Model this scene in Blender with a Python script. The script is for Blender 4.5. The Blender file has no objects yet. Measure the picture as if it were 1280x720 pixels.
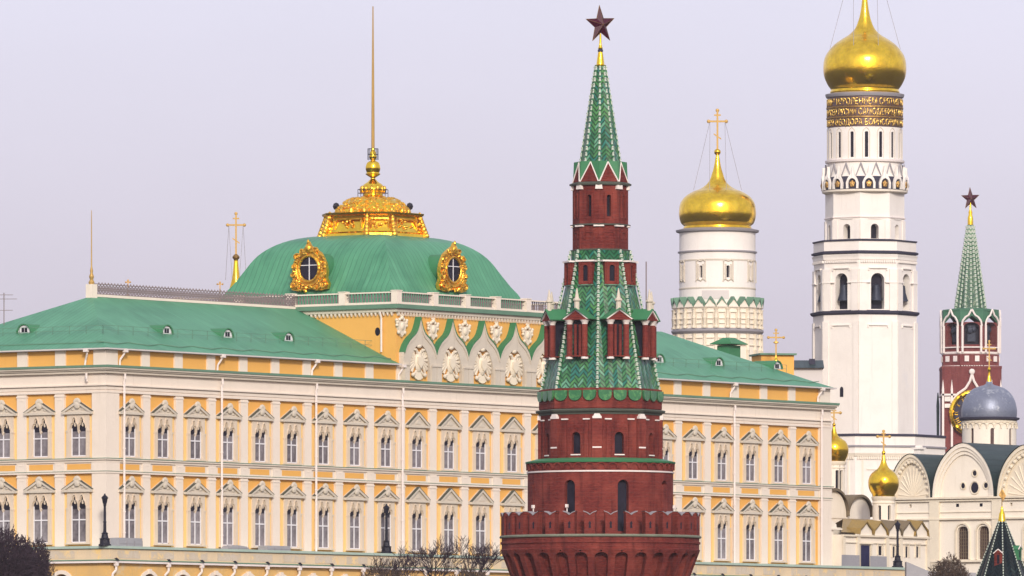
import bpy, bmesh, math, random
from mathutils import Vector, Matrix
R = math.radians
sc = bpy.context.scene
col = sc.collection

# ------------------------------------------------------------ camera, world, sun, exposure
F = 11650.0          # focal length in pixels of the 1280 wide photograph
HY = 927.0           # pixel row of the horizon (below the frame: the lens is shifted up)
cam_d = bpy.data.cameras.new('camera')
cam = bpy.data.objects.new('camera', cam_d); col.objects.link(cam)
cam.location = (0, 0, 0); cam.rotation_euler = (R(90), 0, 0)
cam_d.sensor_width = 36; cam_d.lens = 36 * F / 1280
cam_d.shift_y = (HY - 360) / 1280
cam_d.clip_start = 1; cam_d.clip_end = 20000
sc.camera = cam
sc.view_settings.view_transform = 'Standard'; sc.view_settings.look = 'None'
sc.view_settings.exposure = 0.0; sc.view_settings.gamma = 1

SUN_EL, SUN_AZ = 24.0, 7.0      # degrees; azimuth to the right of the camera's back
w = bpy.data.worlds.new('World'); sc.world = w; w.use_nodes = True
nt = w.node_tree; nt.nodes.clear()
out = nt.nodes.new('ShaderNodeOutputWorld')
sky = nt.nodes.new('ShaderNodeTexSky'); sky.sky_type = 'NISHITA'; sky.sun_disc = False
sky.sun_elevation = R(SUN_EL); sky.sun_rotation = R(180 - SUN_AZ)
sky.dust_density = 4; sky.air_density = 1.0
b1 = nt.nodes.new('ShaderNodeBackground'); b1.inputs[1].default_value = 0.05
nt.links.new(sky.outputs[0], b1.inputs[0])
tc = nt.nodes.new('ShaderNodeTexCoord'); sp = nt.nodes.new('ShaderNodeSeparateXYZ')
nt.links.new(tc.outputs['Generated'], sp.inputs[0])
cr = nt.nodes.new('ShaderNodeValToRGB')
els = cr.color_ramp.elements
els[0].position = 0.0; els[0].color = (0.46, 0.42, 0.50, 1)
els[1].position = 1.0; els[1].color = (0.66, 0.65, 0.76, 1)
e = els.new(0.032); e.color = (0.535, 0.475, 0.57, 1)
e = els.new(0.078); e.color = (0.63, 0.59, 0.73, 1)
e = els.new(0.35); e.color = (0.66, 0.64, 0.76, 1)
nt.links.new(sp.outputs['Z'], cr.inputs[0])
ns = nt.nodes.new('ShaderNodeTexNoise'); ns.inputs['Scale'].default_value = 9; ns.inputs['Detail'].default_value = 5
mp = nt.nodes.new('ShaderNodeMapping'); mp.inputs['Scale'].default_value = (1, 1, 2.5)
nt.links.new(tc.outputs['Generated'], mp.inputs[0]); nt.links.new(mp.outputs[0], ns.inputs[0])
mr = nt.nodes.new('ShaderNodeMapRange'); mr.inputs[1].default_value = .3; mr.inputs[2].default_value = .7
mr.inputs[3].default_value = .95; mr.inputs[4].default_value = 1.05
nt.links.new(ns.outputs[0], mr.inputs[0])
mr.inputs[3].default_value = .975; mr.inputs[4].default_value = 1.075
b2 = nt.nodes.new('ShaderNodeBackground')
nt.links.new(cr.outputs[0], b2.inputs[0]); nt.links.new(mr.outputs[0], b2.inputs[1])
ad = nt.nodes.new('ShaderNodeAddShader')
nt.links.new(b1.outputs[0], ad.inputs[0]); nt.links.new(b2.outputs[0], ad.inputs[1]); nt.links.new(ad.outputs[0], out.inputs[0])

sl = bpy.data.lights.new('sun', 'SUN'); sl.energy = 2.7; sl.angle = R(7); sl.color = (1, .93, .84)
so = bpy.data.objects.new('sun', sl); col.objects.link(so); so.location = (0, 0, 400)
dirv = Vector((-math.sin(R(SUN_AZ)) * math.cos(R(SUN_EL)), math.cos(R(SUN_AZ)) * math.cos(R(SUN_EL)), -math.sin(R(SUN_EL))))
so.rotation_euler = dirv.to_track_quat('-Z', 'Y').to_euler()

# ------------------------------------------------------------ materials
def nmat(name):
    m = bpy.data.materials.new(name); m.use_nodes = True
    return m, m.node_tree, m.node_tree.nodes['Principled BSDF']
def N(nt, t, **k):
    n = nt.nodes.new(t)
    for a, v in k.items(): setattr(n, a, v)
    return n
def math_n(nt, op, a, b=None, c=None):
    n = N(nt, 'ShaderNodeMath', operation=op)
    for i, v in enumerate((a, b, c)):
        if v is None: continue
        if isinstance(v, (int, float)): n.inputs[i].default_value = v
        else: nt.links.new(v, n.inputs[i])
    return n.outputs[0]
def mixc(nt, f, a, b, mode='MIX'):
    n = N(nt, 'ShaderNodeMix', data_type='RGBA', blend_type=mode)
    for i, v in ((0, f), (6, a), (7, b)):
        if isinstance(v, (int, float)): n.inputs[i].default_value = v
        elif isinstance(v, tuple): n.inputs[i].default_value = (*v, 1) if len(v) == 3 else v
        else: nt.links.new(v, n.inputs[i])
    return n.outputs[2]
def noise(nt, vec, scale, detail=4, rough=.6):
    n = N(nt, 'ShaderNodeTexNoise'); n.inputs['Scale'].default_value = scale
    n.inputs['Detail'].default_value = detail; n.inputs['Roughness'].default_value = rough
    nt.links.new(vec, n.inputs['Vector']); return n.outputs[0]
def rng(nt, v, a, b, c=0, d=1):
    n = N(nt, 'ShaderNodeMapRange'); nt.links.new(v, n.inputs[0])
    for i, x in enumerate((a, b, c, d)): n.inputs[i + 1].default_value = x
    return n.outputs[0]
def plaster(name, c, c2=None, rough=.85, spec=.3, metal=0, streak=.5, var=.5, bump=.25, blot=None, course=None):
    m, nt, p = nmat(name)
    t = N(nt, 'ShaderNodeTexCoord').outputs['Object']
    if c2 is None: c2 = tuple(x * .72 for x in c)
    mpn = N(nt, 'ShaderNodeMapping'); mpn.inputs['Scale'].default_value = (1.3, 1.3, .12); nt.links.new(t, mpn.inputs[0])
    st = rng(nt, noise(nt, mpn.outputs[0], 1.6, 5), .52, .75, 0, streak)
    big = rng(nt, noise(nt, t, .35, 5), .35, .75, 0, var)
    fin = rng(nt, noise(nt, t, 5.0, 3), .3, .75, 0, var * .7)
    f = math_n(nt, 'MAXIMUM', math_n(nt, 'MAXIMUM', st, big), fin)
    cc = mixc(nt, f, c, c2)
    if blot:
        bl = rng(nt, noise(nt, t, blot[1], 6, .7), blot[2], blot[2] + .1, 0, 1)
        cc = mixc(nt, bl, cc, blot[0])
    if course:      # faint horizontal courses
        s = N(nt, 'ShaderNodeSeparateXYZ'); nt.links.new(t, s.inputs[0])
        fr = math_n(nt, 'FRACT', math_n(nt, 'DIVIDE', s.outputs[2], course[0]))
        ln = math_n(nt, 'LESS_THAN', fr, .12)
        cc = mixc(nt, math_n(nt, 'MULTIPLY', ln, course[1]), cc, c2)
    nt.links.new(cc, p.inputs['Base Color'])
    p.inputs['Roughness'].default_value = rough; p.inputs['Metallic'].default_value = metal
    p.inputs['Specular IOR Level'].default_value = spec
    b = N(nt, 'ShaderNodeBump'); b.inputs['Strength'].default_value = bump; b.inputs['Distance'].default_value = .08
    nt.links.new(noise(nt, t, 6, 4), b.inputs['Height']); nt.links.new(b.outputs[0], p.inputs['Normal'])
    return m
def brick(name, c, c2, c3):
    m, nt, p = nmat(name)
    t = N(nt, 'ShaderNodeTexCoord').outputs['Object']
    s = N(nt, 'ShaderNodeSeparateXYZ'); nt.links.new(t, s.inputs[0])
    mpn = N(nt, 'ShaderNodeMapping'); mpn.inputs['Scale'].default_value = (3.0, 3.0, 9.0); nt.links.new(t, mpn.inputs[0])
    br = rng(nt, noise(nt, mpn.outputs[0], 1.0, 2), .35, .65)
    big = rng(nt, noise(nt, t, .5, 5), .4, .7)
    mp2 = N(nt, 'ShaderNodeMapping'); mp2.inputs['Scale'].default_value = (1.5, 1.5, .15); nt.links.new(t, mp2.inputs[0])
    st = rng(nt, noise(nt, mp2.outputs[0], 1.4, 5), .5, .7, 0, .7)
    cc = mixc(nt, br, c, c2); cc = mixc(nt, math_n(nt, 'MULTIPLY', big, .75), cc, c3); cc = mixc(nt, st, cc, tuple(x * .62 for x in c2))
    fr = math_n(nt, 'FRACT', math_n(nt, 'DIVIDE', s.outputs[2], .30))
    ln = math_n(nt, 'MULTIPLY', math_n(nt, 'LESS_THAN', fr, .16), .10)
    cc = mixc(nt, ln, cc, (.22, .12, .10))
    nt.links.new(cc, p.inputs['Base Color']); p.inputs['Roughness'].default_value = .85
    p.inputs['Specular IOR Level'].default_value = .2
    b = N(nt, 'ShaderNodeBump'); b.inputs['Strength'].default_value = .35; b.inputs['Distance'].default_value = .06
    nt.links.new(br, b.inputs['Height']); nt.links.new(b.outputs[0], p.inputs['Normal'])
    return m
def roofm(name, c, c2, pitch=.62, patch=.5, rough=.5):
    """standing seam sheet roof: seams across U (metres)"""
    m, nt, p = nmat(name)
    uv = N(nt, 'ShaderNodeTexCoord').outputs['UV']; t = N(nt, 'ShaderNodeTexCoord').outputs['Object']
    s = N(nt, 'ShaderNodeSeparateXYZ'); nt.links.new(uv, s.inputs[0])
    ud = math_n(nt, 'DIVIDE', s.outputs[0], pitch); fu = math_n(nt, 'FRACT', ud); cell = math_n(nt, 'FLOOR', ud)
    vd = math_n(nt, 'FLOOR', math_n(nt, 'ADD', math_n(nt, 'DIVIDE', s.outputs[1], 1.9), math_n(nt, 'MULTIPLY', cell, .37)))
    cx = N(nt, 'ShaderNodeCombineXYZ'); nt.links.new(cell, cx.inputs[0]); nt.links.new(vd, cx.inputs[1])
    wn = N(nt, 'ShaderNodeTexWhiteNoise', noise_dimensions='2D'); nt.links.new(cx.outputs[0], wn.inputs['Vector'])
    sheet = math_n(nt, 'MULTIPLY', wn.outputs[0], patch * .35)
    big = rng(nt, noise(nt, t, .25, 5), .42, .7, 0, patch)
    cc = mixc(nt, math_n(nt, 'MAXIMUM', sheet, big), c, c2)
    seam = math_n(nt, 'LESS_THAN', fu, .11)
    mw_ = N(nt, 'ShaderNodeMapping'); mw_.inputs['Scale'].default_value = (.9, .09, 1); nt.links.new(uv, mw_.inputs[0])
    cc = mixc(nt, rng(nt, noise(nt, mw_.outputs[0], 1.6, 5), .5, .72, 0, .55), cc, tuple(x * 1.25 + .02 for x in c))
    cc = mixc(nt, math_n(nt, 'MULTIPLY', seam, .6), cc, tuple(x * .5 for x in c2))
    nt.links.new(cc, p.inputs['Base Color']); p.inputs['Roughness'].default_value = rough
    p.inputs['Specular IOR Level'].default_value = .35
    b = N(nt, 'ShaderNodeBump'); b.inputs['Strength'].default_value = .5; b.inputs['Distance'].default_value = .05
    nt.links.new(seam, b.inputs['Height']); nt.links.new(b.outputs[0], p.inputs['Normal'])
    return m
def tilem(name, ca, cb, cc_, cd, pu=.62, pv=.34, spec=.5):
    """zigzag laid glazed tiles, UV in metres"""
    m, nt, p = nmat(name)
    uv = N(nt, 'ShaderNodeTexCoord').outputs['UV']
    s = N(nt, 'ShaderNodeSeparateXYZ'); nt.links.new(uv, s.inputs[0])
    tri = math_n(nt, 'PINGPONG', s.outputs[0], pu / 2)
    v = math_n(nt, 'DIVIDE', math_n(nt, 'ADD', math_n(nt, 'ADD', s.outputs[1], math_n(nt, 'MULTIPLY', noise(nt, uv, 1.3, 2), .35)), math_n(nt, 'MULTIPLY', tri, 1.15)), pv)
    fr = math_n(nt, 'FRACT', v); ro = math_n(nt, 'FLOOR', v)
    cx = N(nt, 'ShaderNodeCombineXYZ')
    nt.links.new(ro, cx.inputs[1]); nt.links.new(math_n(nt, 'FLOOR', math_n(nt, 'DIVIDE', s.outputs[0], pu / 2)), cx.inputs[0])
    wn = N(nt, 'ShaderNodeTexWhiteNoise', noise_dimensions='2D'); nt.links.new(cx.outputs[0], wn.inputs['Vector'])
    big = noise(nt, uv, .35, 3)
    base = mixc(nt, rng(nt, big, .42, .62), ca, cb)
    base = mixc(nt, rng(nt, noise(nt, uv, 2.2, 4), .52, .7, 0, .7), base, tuple(x * .4 for x in ca))
    base = mixc(nt, math_n(nt, 'GREATER_THAN', wn.outputs[0], .62), base, cc_)
    base = mixc(nt, math_n(nt, 'GREATER_THAN', wn.outputs[0], .88), base, cd)
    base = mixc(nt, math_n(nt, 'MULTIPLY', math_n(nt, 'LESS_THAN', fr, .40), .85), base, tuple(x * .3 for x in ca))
    nt.links.new(base, p.inputs['Base Color']); p.inputs['Roughness'].default_value = .28
    p.inputs['Specular IOR Level'].default_value = spec
    b = N(nt, 'ShaderNodeBump'); b.inputs['Strength'].default_value = .8; b.inputs['Distance'].default_value = .06
    nt.links.new(fr, b.inputs['Height']); nt.links.new(b.outputs[0], p.inputs['Normal'])
    return m
def gold(name, c, rough, bump=.1, bs=3.0):
    m, nt, p = nmat(name)
    t = N(nt, 'ShaderNodeTexCoord').outputs['Object']
    n1 = noise(nt, t, 1.1, 4)
    nt.links.new(mixc(nt, rng(nt, n1, .35, .75), c, (c[0] * .74, c[1] * .68, c[2] * .7)), p.inputs['Base Color'])
    nt.links.new(rng(nt, n1, .3, .7, rough * .85, rough * 1.25), p.inputs['Roughness'])
    p.inputs['Metallic'].default_value = 1
    b = N(nt, 'ShaderNodeBump'); b.inputs['Strength'].default_value = bump; b.inputs['Distance'].default_value = .15
    nt.links.new(noise(nt, t, bs, 3), b.inputs['Height']); nt.links.new(b.outputs[0], p.inputs['Normal'])
    return m
def glassm(name, c, c2, rough=.15, scale=1.2, spec=.5):
    m, nt, p = nmat(name)
    t = N(nt, 'ShaderNodeTexCoord').outputs['Object']
    g = N(nt, 'ShaderNodeNewGeometry')
    oi = N(nt, 'ShaderNodeObjectInfo')
    n1 = noise(nt, t, scale, 2)
    f = math_n(nt, 'ADD', rng(nt, n1, .35, .65, 0, .6), math_n(nt, 'MULTIPLY', oi.outputs['Random'], .55))
    nt.links.new(mixc(nt, f, c, c2), p.inputs['Base Color'])
    p.inputs['Roughness'].default_value = rough; p.inputs['Specular IOR Level'].default_value = spec
    return m

M = {}
M['yellow'] = plaster('yellow_plaster', (.78, .415, .100), (.66, .34, .08), streak=.6, var=.5)
M['ochrewall'] = plaster('weathered_ochre_wall', (.76, .46, .14), (.54, .36, .17), streak=.9, var=.9, blot=((.62, .50, .33), .45, .56))
M['pale'] = plaster('pale_yellow_plaster', (.86, .575, .225), (.76, .48, .17), streak=.5)
M['white'] = plaster('white_facade_paint', (.79, .69, .59), (.63, .545, .45), streak=.75, var=.5)
M['stone'] = plaster('grey_beige_stone', (.63, .56, .46), (.45, .39, .32), streak=.7, var=.7)
M['surround'] = plaster('window_surround_stone', (.68, .57, .45), (.52, .42, .32), streak=.7, var=.6)
M['weather'] = plaster('weathered_parapet', (.74, .57, .36), (.54, .45, .33), streak=.8, var=.9, blot=((.80, .55, .22), .5, .55))
M['lime'] = plaster('white_limewash', (.83, .775, .72), (.66, .60, .55), streak=.75, var=.55, blot=((.74, .70, .68), .16, .62))
M['limewarm'] = plaster('warm_limewash', (.83, .75, .64), (.67, .59, .48), streak=.8, var=.55)
M['limecarve'] = plaster('carved_limestone', (.78, .69, .54), (.56, .48, .38), streak=.8, var=.7)
M['patchgrey'] = plaster('grey_repair_patch', (.60, .55, .53), (.54, .5, .48))
M['edge'] = plaster('aged_green_flashing', (.13, .25, .17), (.08, .14, .10), rough=.6, streak=.8)
M['edgepale'] = plaster('pale_green_coping', (.42, .52, .45), (.26, .36, .29), rough=.6, streak=.8, var=.7)
M['darkledge'] = plaster('dark_metal_ledge', (.045, .042, .068), (.03, .03, .045), rough=.7, spec=.15)
M['mossledge'] = plaster('mossy_stone_ledge', (.22, .23, .17), (.10, .11, .08), var=.9)
M['panelstone'] = plaster('mottled_panel_stone', (.60, .53, .44), (.46, .36, .24), streak=.9, var=.9, blot=((.76, .56, .28), .7, .52))
M['agedledge'] = plaster('aged_metal_ledge', (.085, .095, .075), (.05, .055, .045), rough=.7, spec=.2)
M['greyledge'] = plaster('grey_lead_ledge', (.30, .28, .30), (.2, .19, .2), rough=.6)
M['roof'] = roofm('green_sheet_roof', (.078, .275, .150), (.042, .180, .098), patch=.85)
M['roofdark'] = roofm('dark_green_sheet_roof', (.022, .042, .042), (.013, .026, .028))
M['green'] = plaster('green_painted_metal', (.045, .20, .085), (.03, .13, .06), rough=.55)
M['greenfar'] = plaster('dull_green_roof', (.06, .17, .10), (.04, .11, .07), var=.8)
M['brick'] = brick('dark_red_brick', (.165, .024, .018), (.10, .015, .013), (.27, .056, .038))
M['brickhazed'] = brick('haze_greyed_red_brick', (.19, .046, .044), (.14, .034, .034), (.22, .065, .058))  # brick lightened and greyed in its colour to carry distance haze
M['whitestone'] = plaster('white_stone_detail', (.80, .72, .68), (.62, .54, .5), var=.6)
M['tilegreen'] = plaster('green_glazed_lobes', (.035, .17, .06), (.02, .10, .05), rough=.3, spec=.5, var=.9, blot=((.09, .26, .09), 2.2, .5))
M['tile'] = tilem('green_glazed_tiles', (.020, .125, .058), (.070, .25, .068), (.018, .16, .12), (.11, .31, .19), pu=.74, pv=.38)
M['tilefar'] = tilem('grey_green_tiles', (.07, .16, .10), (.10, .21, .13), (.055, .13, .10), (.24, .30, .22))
M['tiledark'] = tilem('blackish_green_tiles', (.006, .014, .018), (.010, .022, .026), (.006, .012, .016), (.022, .04, .04), spec=.12)
M['bead'] = plaster('whitish_glazed_crocket', (.58, .62, .53), (.30, .38, .30), rough=.35, var=.8)
M['gold'] = gold('gilded_copper', (1.0, .66, .05), .19, .16, 1.1)
M['goldorn'] = gold('gilded_ornament', (1.0, .58, .07), .30, .9, 2.6)
M['golddull'] = gold('dull_gilding', (.42, .26, .09), .5, .3)
M['goldletter'] = gold('gilded_letters', (1.0, .66, .16), .34, .1)
M['crossgold'] = plaster('tarnished_cross_gold', (.50, .31, .09), (.30, .19, .07), rough=.55, metal=.35)
M['bandbrown'] = plaster('dark_inscription_band', (.16, .105, .10), (.10, .07, .07), rough=.4, metal=.5)
M['lead'] = plaster('grey_lead_dome', (.23, .25, .32), (.12, .135, .185), rough=.42, metal=.4, streak=.9, var=.9, blot=((.36, .38, .43), .7, .56))
M['glass'] = glassm('curtained_window_glass', (.075, .062, .068), (.27, .245, .26), spec=.3)
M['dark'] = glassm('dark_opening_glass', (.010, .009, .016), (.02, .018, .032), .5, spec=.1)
M['brownglass'] = glassm('brown_latticed_glass', (.05, .028, .028), (.12, .07, .06), .4, 4, .15)
M['bluedoor'] = glassm('dark_blue_door', (.012, .012, .05), (.025, .025, .08), .5, spec=.15)
M['frame'] = plaster('white_window_frame', (.74, .72, .74), (.6, .58, .6))
M['iron'] = plaster('black_cast_iron', (.010, .010, .020), (.018, .018, .03), rough=.5, spec=.2)
M['greyiron'] = plaster('weathered_grey_ironwork', (.24, .19, .19), (.14, .11, .11), rough=.7)
M['wire'] = plaster('steel_cable', (.25, .24, .27), rough=.5)
M['ruby'] = plaster('dark_ruby_glass', (.060, .006, .020), (.028, .005, .013), rough=.45, spec=.18, var=.5)
M['bark'] = plaster('dark_bark', (.045, .03, .034), (.025, .018, .022))
M['twig'] = plaster('purple_brown_twigs', (.040, .026, .036), (.022, .015, .024), spec=.1)
M['twig2'] = plaster('brown_dry_twigs', (.10, .065, .045), (.05, .036, .03))
M['greybox'] = plaster('grey_sheet_metal', (.34, .33, .35), (.22, .22, .24), rough=.6, var=.8)
M['ochreroof'] = plaster('tarnished_gilded_roof', (.42, .27, .07), (.20, .15, .07), rough=.45, metal=.4, var=.9, streak=.8)
M['brownroof'] = plaster('brown_tarnished_roof', (.20, .15, .09), (.10, .085, .06), rough=.6, var=.9)
M['bell'] = plaster('bell_bronze', (.03, .036, .055), (.05, .055, .075), rough=.5, metal=.3, spec=.2)
M['ground'] = plaster('ground_earth', (.06, .055, .045), (.04, .045, .03), var=.9)

# ------------------------------------------------------------ mesh builder
WC = [0]
class MB:
    def __init__(s, M4=None): s.v = []; s.f = []; s.uv = {}; s.mi = []; s.M = M4; s.cur = 0
    def add(s, p):
        s.v.append(tuple(s.M @ Vector(p)) if s.M else tuple(p)); return len(s.v) - 1
    def face(s, pts, uv=None):
        ids = [s.add(p) for p in pts]; s.f.append(ids); s.mi.append(s.cur)
        if uv: s.uv[len(s.f) - 1] = uv
        return s
    def box(s, x0, x1, y0, y1, z0, z1):
        i = [s.add(p) for p in ((x0,y0,z0),(x1,y0,z0),(x1,y1,z0),(x0,y1,z0),(x0,y0,z1),(x1,y0,z1),(x1,y1,z1),(x0,y1,z1))]
        for q in ((0,3,2,1),(4,5,6,7),(0,1,5,4),(1,2,6,5),(2,3,7,6),(3,0,4,7)):
            s.f.append([i[k] for k in q]); s.mi.append(s.cur)
        return s
    def prism(s, poly, y0, y1):
        """poly in XZ, extruded along Y"""
        a = [s.add((x, y0, z)) for x, z in poly]; b = [s.add((x, y1, z)) for x, z in poly]; n = len(poly)
        s.f.append(a); s.mi.append(s.cur); s.f.append(b[::-1]); s.mi.append(s.cur)
        for k in range(n):
            s.f.append([a[k], b[k], b[(k+1) % n], a[(k+1) % n]]); s.mi.append(s.cur)
        return s
    def lathe(s, prof, n=32, th0=0.0, c=(0, 0, 0), cap=True, uvm=False):
        """prof [(r,z)]; angle 0 faces the camera side (-Y)"""
        rings = []
        for r, z in prof:
            rings.append([s.add((c[0] + r * math.sin(th0 + 2*math.pi*k/n), c[1] - r * math.cos(th0 + 2*math.pi*k/n), c[2] + z)) for k in range(n)])
        for j in range(len(prof) - 1):
            (r0, z0), (r1, z1) = prof[j], prof[j+1]
            for k in range(n):
                s.f.append([rings[j][k], rings[j][(k+1) % n], rings[j+1][(k+1) % n], rings[j+1][k]]); s.mi.append(s.cur)
                if uvm:
                    h0 = r0 * math.sin(math.pi/n); h1 = r1 * math.sin(math.pi/n); o = k * 7.44
                    s.uv[len(s.f)-1] = [(o-h0, z0), (o+h0, z0), (o+h1, z1), (o-h1, z1)]
        if cap:
            if prof[0][0] > 1e-4: s.f.append(rings[0][::-1]); s.mi.append(s.cur)
            if prof[-1][0] > 1e-4: s.f.append(rings[-1]); s.mi.append(s.cur)
        return s
    def tube(s, p0, p1, r0, r1=None, n=6):
        r1 = r0 if r1 is None else r1
        p0 = Vector(p0); p1 = Vector(p1); d = (p1 - p0)
        if d.length < 1e-6: return s
        d.normalize(); a = d.orthogonal().normalized(); b = d.cross(a)
        r_ = [[s.add(p + (a*math.cos(2*math.pi*k/n) + b*math.sin(2*math.pi*k/n)) * r) for k in range(n)] for p, r in ((p0, r0), (p1, r1))]
        for k in range(n):
            s.f.append([r_[0][k], r_[0][(k+1)%n], r_[1][(k+1)%n], r_[1][k]]); s.mi.append(s.cur)
        s.f.append(r_[0][::-1]); s.mi.append(s.cur); s.f.append(r_[1]); s.mi.append(s.cur)
        return s
    def path(s, pts, r, n=6):
        for a, b in zip(pts[:-1], pts[1:]): s.tube(a, b, r, r, n)
        return s
    def ell(s, c, rad, n=8, m=5):
        rings = []
        for j in range(m + 1):
            ph = -math.pi/2 + math.pi*j/m
            rings.append([s.add((c[0]+rad[0]*math.cos(ph)*math.cos(2*math.pi*k/n), c[1]+rad[1]*math.cos(ph)*math.sin(2*math.pi*k/n), c[2]+rad[2]*math.sin(ph))) for k in range(n)])
        for j in range(m):
            for k in range(n):
                s.f.append([rings[j][k], rings[j][(k+1)%n], rings[j+1][(k+1)%n], rings[j+1][k]]); s.mi.append(s.cur)
        return s
    def wall(s, fm, a0, a1, z0, z1, holes=(), depth=.4, pane=None, step=.6, uvm=False):
        """wall strip in (a,d,z) space mapped by fm; holes (ac,hw,zb,zs,za)"""
        bp = {a0, a1}
        k = int((a1 - a0) / step) + 1
        for i in range(k + 1): bp.add(a0 + (a1 - a0) * i / k)
        for h in holes:
            for i in range(-5, 6): bp.add(h[0] + h[1] * math.sin(math.pi/2*i/5))
        bp = sorted(x for x in bp if a0 - 1e-9 <= x <= a1 + 1e-9)
        def top(h, a): 
            x = max(-1, min(1, (a - h[0]) / h[1])); return h[3] + (h[4] - h[3]) * math.sqrt(max(0, 1 - x*x))
        WC[0] += 1; wid_ = WC[0]
        def pn(h):
            if isinstance(pane, dict):
                return pane.setdefault((wid_, h[0], h[2]), MB())
            return pane
        for a, b in zip(bp[:-1], bp[1:]):
            if b - a < 1e-5: continue
            mid = (a + b) / 2; zc = z0
            hs = sorted([h for h in holes if abs(mid - h[0]) < h[1]], key=lambda h: h[2])
            for h in hs:
                if h[2] > zc + 1e-5: s.face([fm(a,0,zc), fm(b,0,zc), fm(b,0,h[2]), fm(a,0,h[2])])
                ta, tb = top(h, a), top(h, b)
                s.face([fm(a,0,ta), fm(b,0,tb), fm(b,depth,tb), fm(a,depth,ta)])
                s.face([fm(a,0,h[2]), fm(b,0,h[2]), fm(b,depth,h[2]), fm(a,depth,h[2])])
                if pane is not None: pn(h).face([fm(a,depth-.01,h[2]), fm(b,depth-.01,h[2]), fm(b,depth-.01,tb+.001), fm(a,depth-.01,ta+.001)])
                # close above piecewise
                nz = [g for g in hs if g[2] > h[2] + 1e-6]
                zt = nz[0][2] if nz else z1
                s.face([fm(a,0,ta), fm(b,0,tb), fm(b,0,zt), fm(a,0,zt)])
                zc = 1e9
            if not hs: s.face([fm(a,0,z0), fm(b,0,z0), fm(b,0,z1), fm(a,0,z1)])
        for h in holes:
            for sg in (-1, 1):
                a = h[0] + sg*h[1]; s.face([fm(a,0,h[2]), fm(a,depth,h[2]), fm(a,depth,h[3]), fm(a,0,h[3])])
        return s
    def build(s, name, mat, parent=None, ang=32, merge=True, loc=None, rot=None):
        me = bpy.data.meshes.new(name)
        bm = bmesh.new()
        vs = [bm.verts.new(p) for p in s.v]
        uvl = bm.loops.layers.uv.new('UVMap') if s.uv else None
        for i, ids in enumerate(s.f):
            ids2 = []
            for k in ids:
                if k not in ids2: ids2.append(k)
            if len(ids2) < 3: continue
            try: f = bm.faces.new([vs[k] for k in ids2])
            except ValueError: continue
            f.material_index = s.mi[i]
            if uvl and i in s.uv:
                for l, u in zip(f.loops, s.uv[i]): l[uvl].uv = u
        if merge: bmesh.ops.remove_doubles(bm, verts=bm.verts, dist=1e-4)
        bmesh.ops.recalc_face_normals(bm, faces=bm.faces)
        bm.to_mesh(me); bm.free()
        for m in (mat if isinstance(mat, (list, tuple)) else [mat]): me.materials.append(M[m] if isinstance(m, str) else m)
        if merge:
            me.shade_smooth(); me.set_sharp_from_angle(angle=R(ang))
        o = bpy.data.objects.new(name, me); col.objects.link(o)
        if parent: o.parent = parent
        if loc: o.location = loc
        if rot is not None: o.rotation_euler = (0, 0, rot)
        return o

KEEP = []
def build_each(d, name, mat, parent):
    return [m.build(name, mat, parent) for m in d.values()]
def tag(o, label, cat, group=None, kind=None):
    if label: o['label'] = label
    if cat: o['category'] = cat
    if group: o['group'] = group
    if kind: o['kind'] = kind
    return o
def thing(name, label, cat, loc, rz=0, group=None):
    o = bpy.data.objects.new(name, None); col.objects.link(o); o.empty_display_size = .5
    o.location = loc; o.rotation_euler = (0, 0, rz); return tag(o, label, cat, group)
def dup(o, parent, loc=None, rot=None):
    c = o.copy(); col.objects.link(c); c.parent = parent
    if loc is not None: c.location = loc
    if rot is not None: c.rotation_euler = (0, 0, rot)
    for ch in [x for x in o.children]:
        g = ch.copy(); col.objects.link(g); g.parent = c
    return c
def smooth_prof(p, k=5):
    """Catmull-Rom through profile points"""
    o = []
    for i in range(len(p) - 1):
        a = p[max(i-1, 0)]; b = p[i]; c = p[i+1]; d = p[min(i+2, len(p)-1)]
        for j in range(k):
            t = j / k
            o.append(tuple(.5*((2*b[q]) + (-a[q]+c[q])*t + (2*a[q]-5*b[q]+4*c[q]-d[q])*t*t + (-a[q]+3*b[q]-3*c[q]+d[q])*t**3) for q in (0, 1)))
    o.append(p[-1]); return [(max(r, 0), z) for r, z in o]
def flatmap(O, ux, n):
    O = Vector(O); ux = Vector(ux); n = Vector(n)
    return lambda a, d, z: (O.x + ux.x*a - n.x*d, O.y + ux.y*a - n.y*d, O.z + z)
def cylmap(rf, rref, thc=0.0):
    def f(a, d, z):
        r = (rf(z) if callable(rf) else rf) - d; th = thc + a / rref
        return (r*math.sin(th), -r*math.cos(th), z)
    return f
def octmap(Rc, th):    # face centre angle th, circumradius Rc
    ap = Rc * math.cos(math.pi/8)
    return flatmap((ap*math.sin(th), -ap*math.cos(th), 0), (math.cos(th), math.sin(th), 0), (math.sin(th), -math.cos(th), 0))
def rotM(th, r=0, z=0):
    """frame whose -Y points outwards at angle th, at radius r"""
    return Matrix.Translation((r*math.sin(th), -r*math.cos(th), z)) @ Matrix.Rotation(th, 4, 'Z')
class PX:
    """pixel rulers of one upright thing: axis pixel x, depth, ground height"""
    def __init__(s, x, Z, G): s.k = Z / F; s.x = x; s.Z = Z; s.G = G; s.loc = ((x - 640) * s.k, Z, G)
    def h(s, y): return (HY - y) * s.k - s.G
    def P(s, pts): return [(r * s.k, s.h(y)) for r, y in pts]

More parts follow.
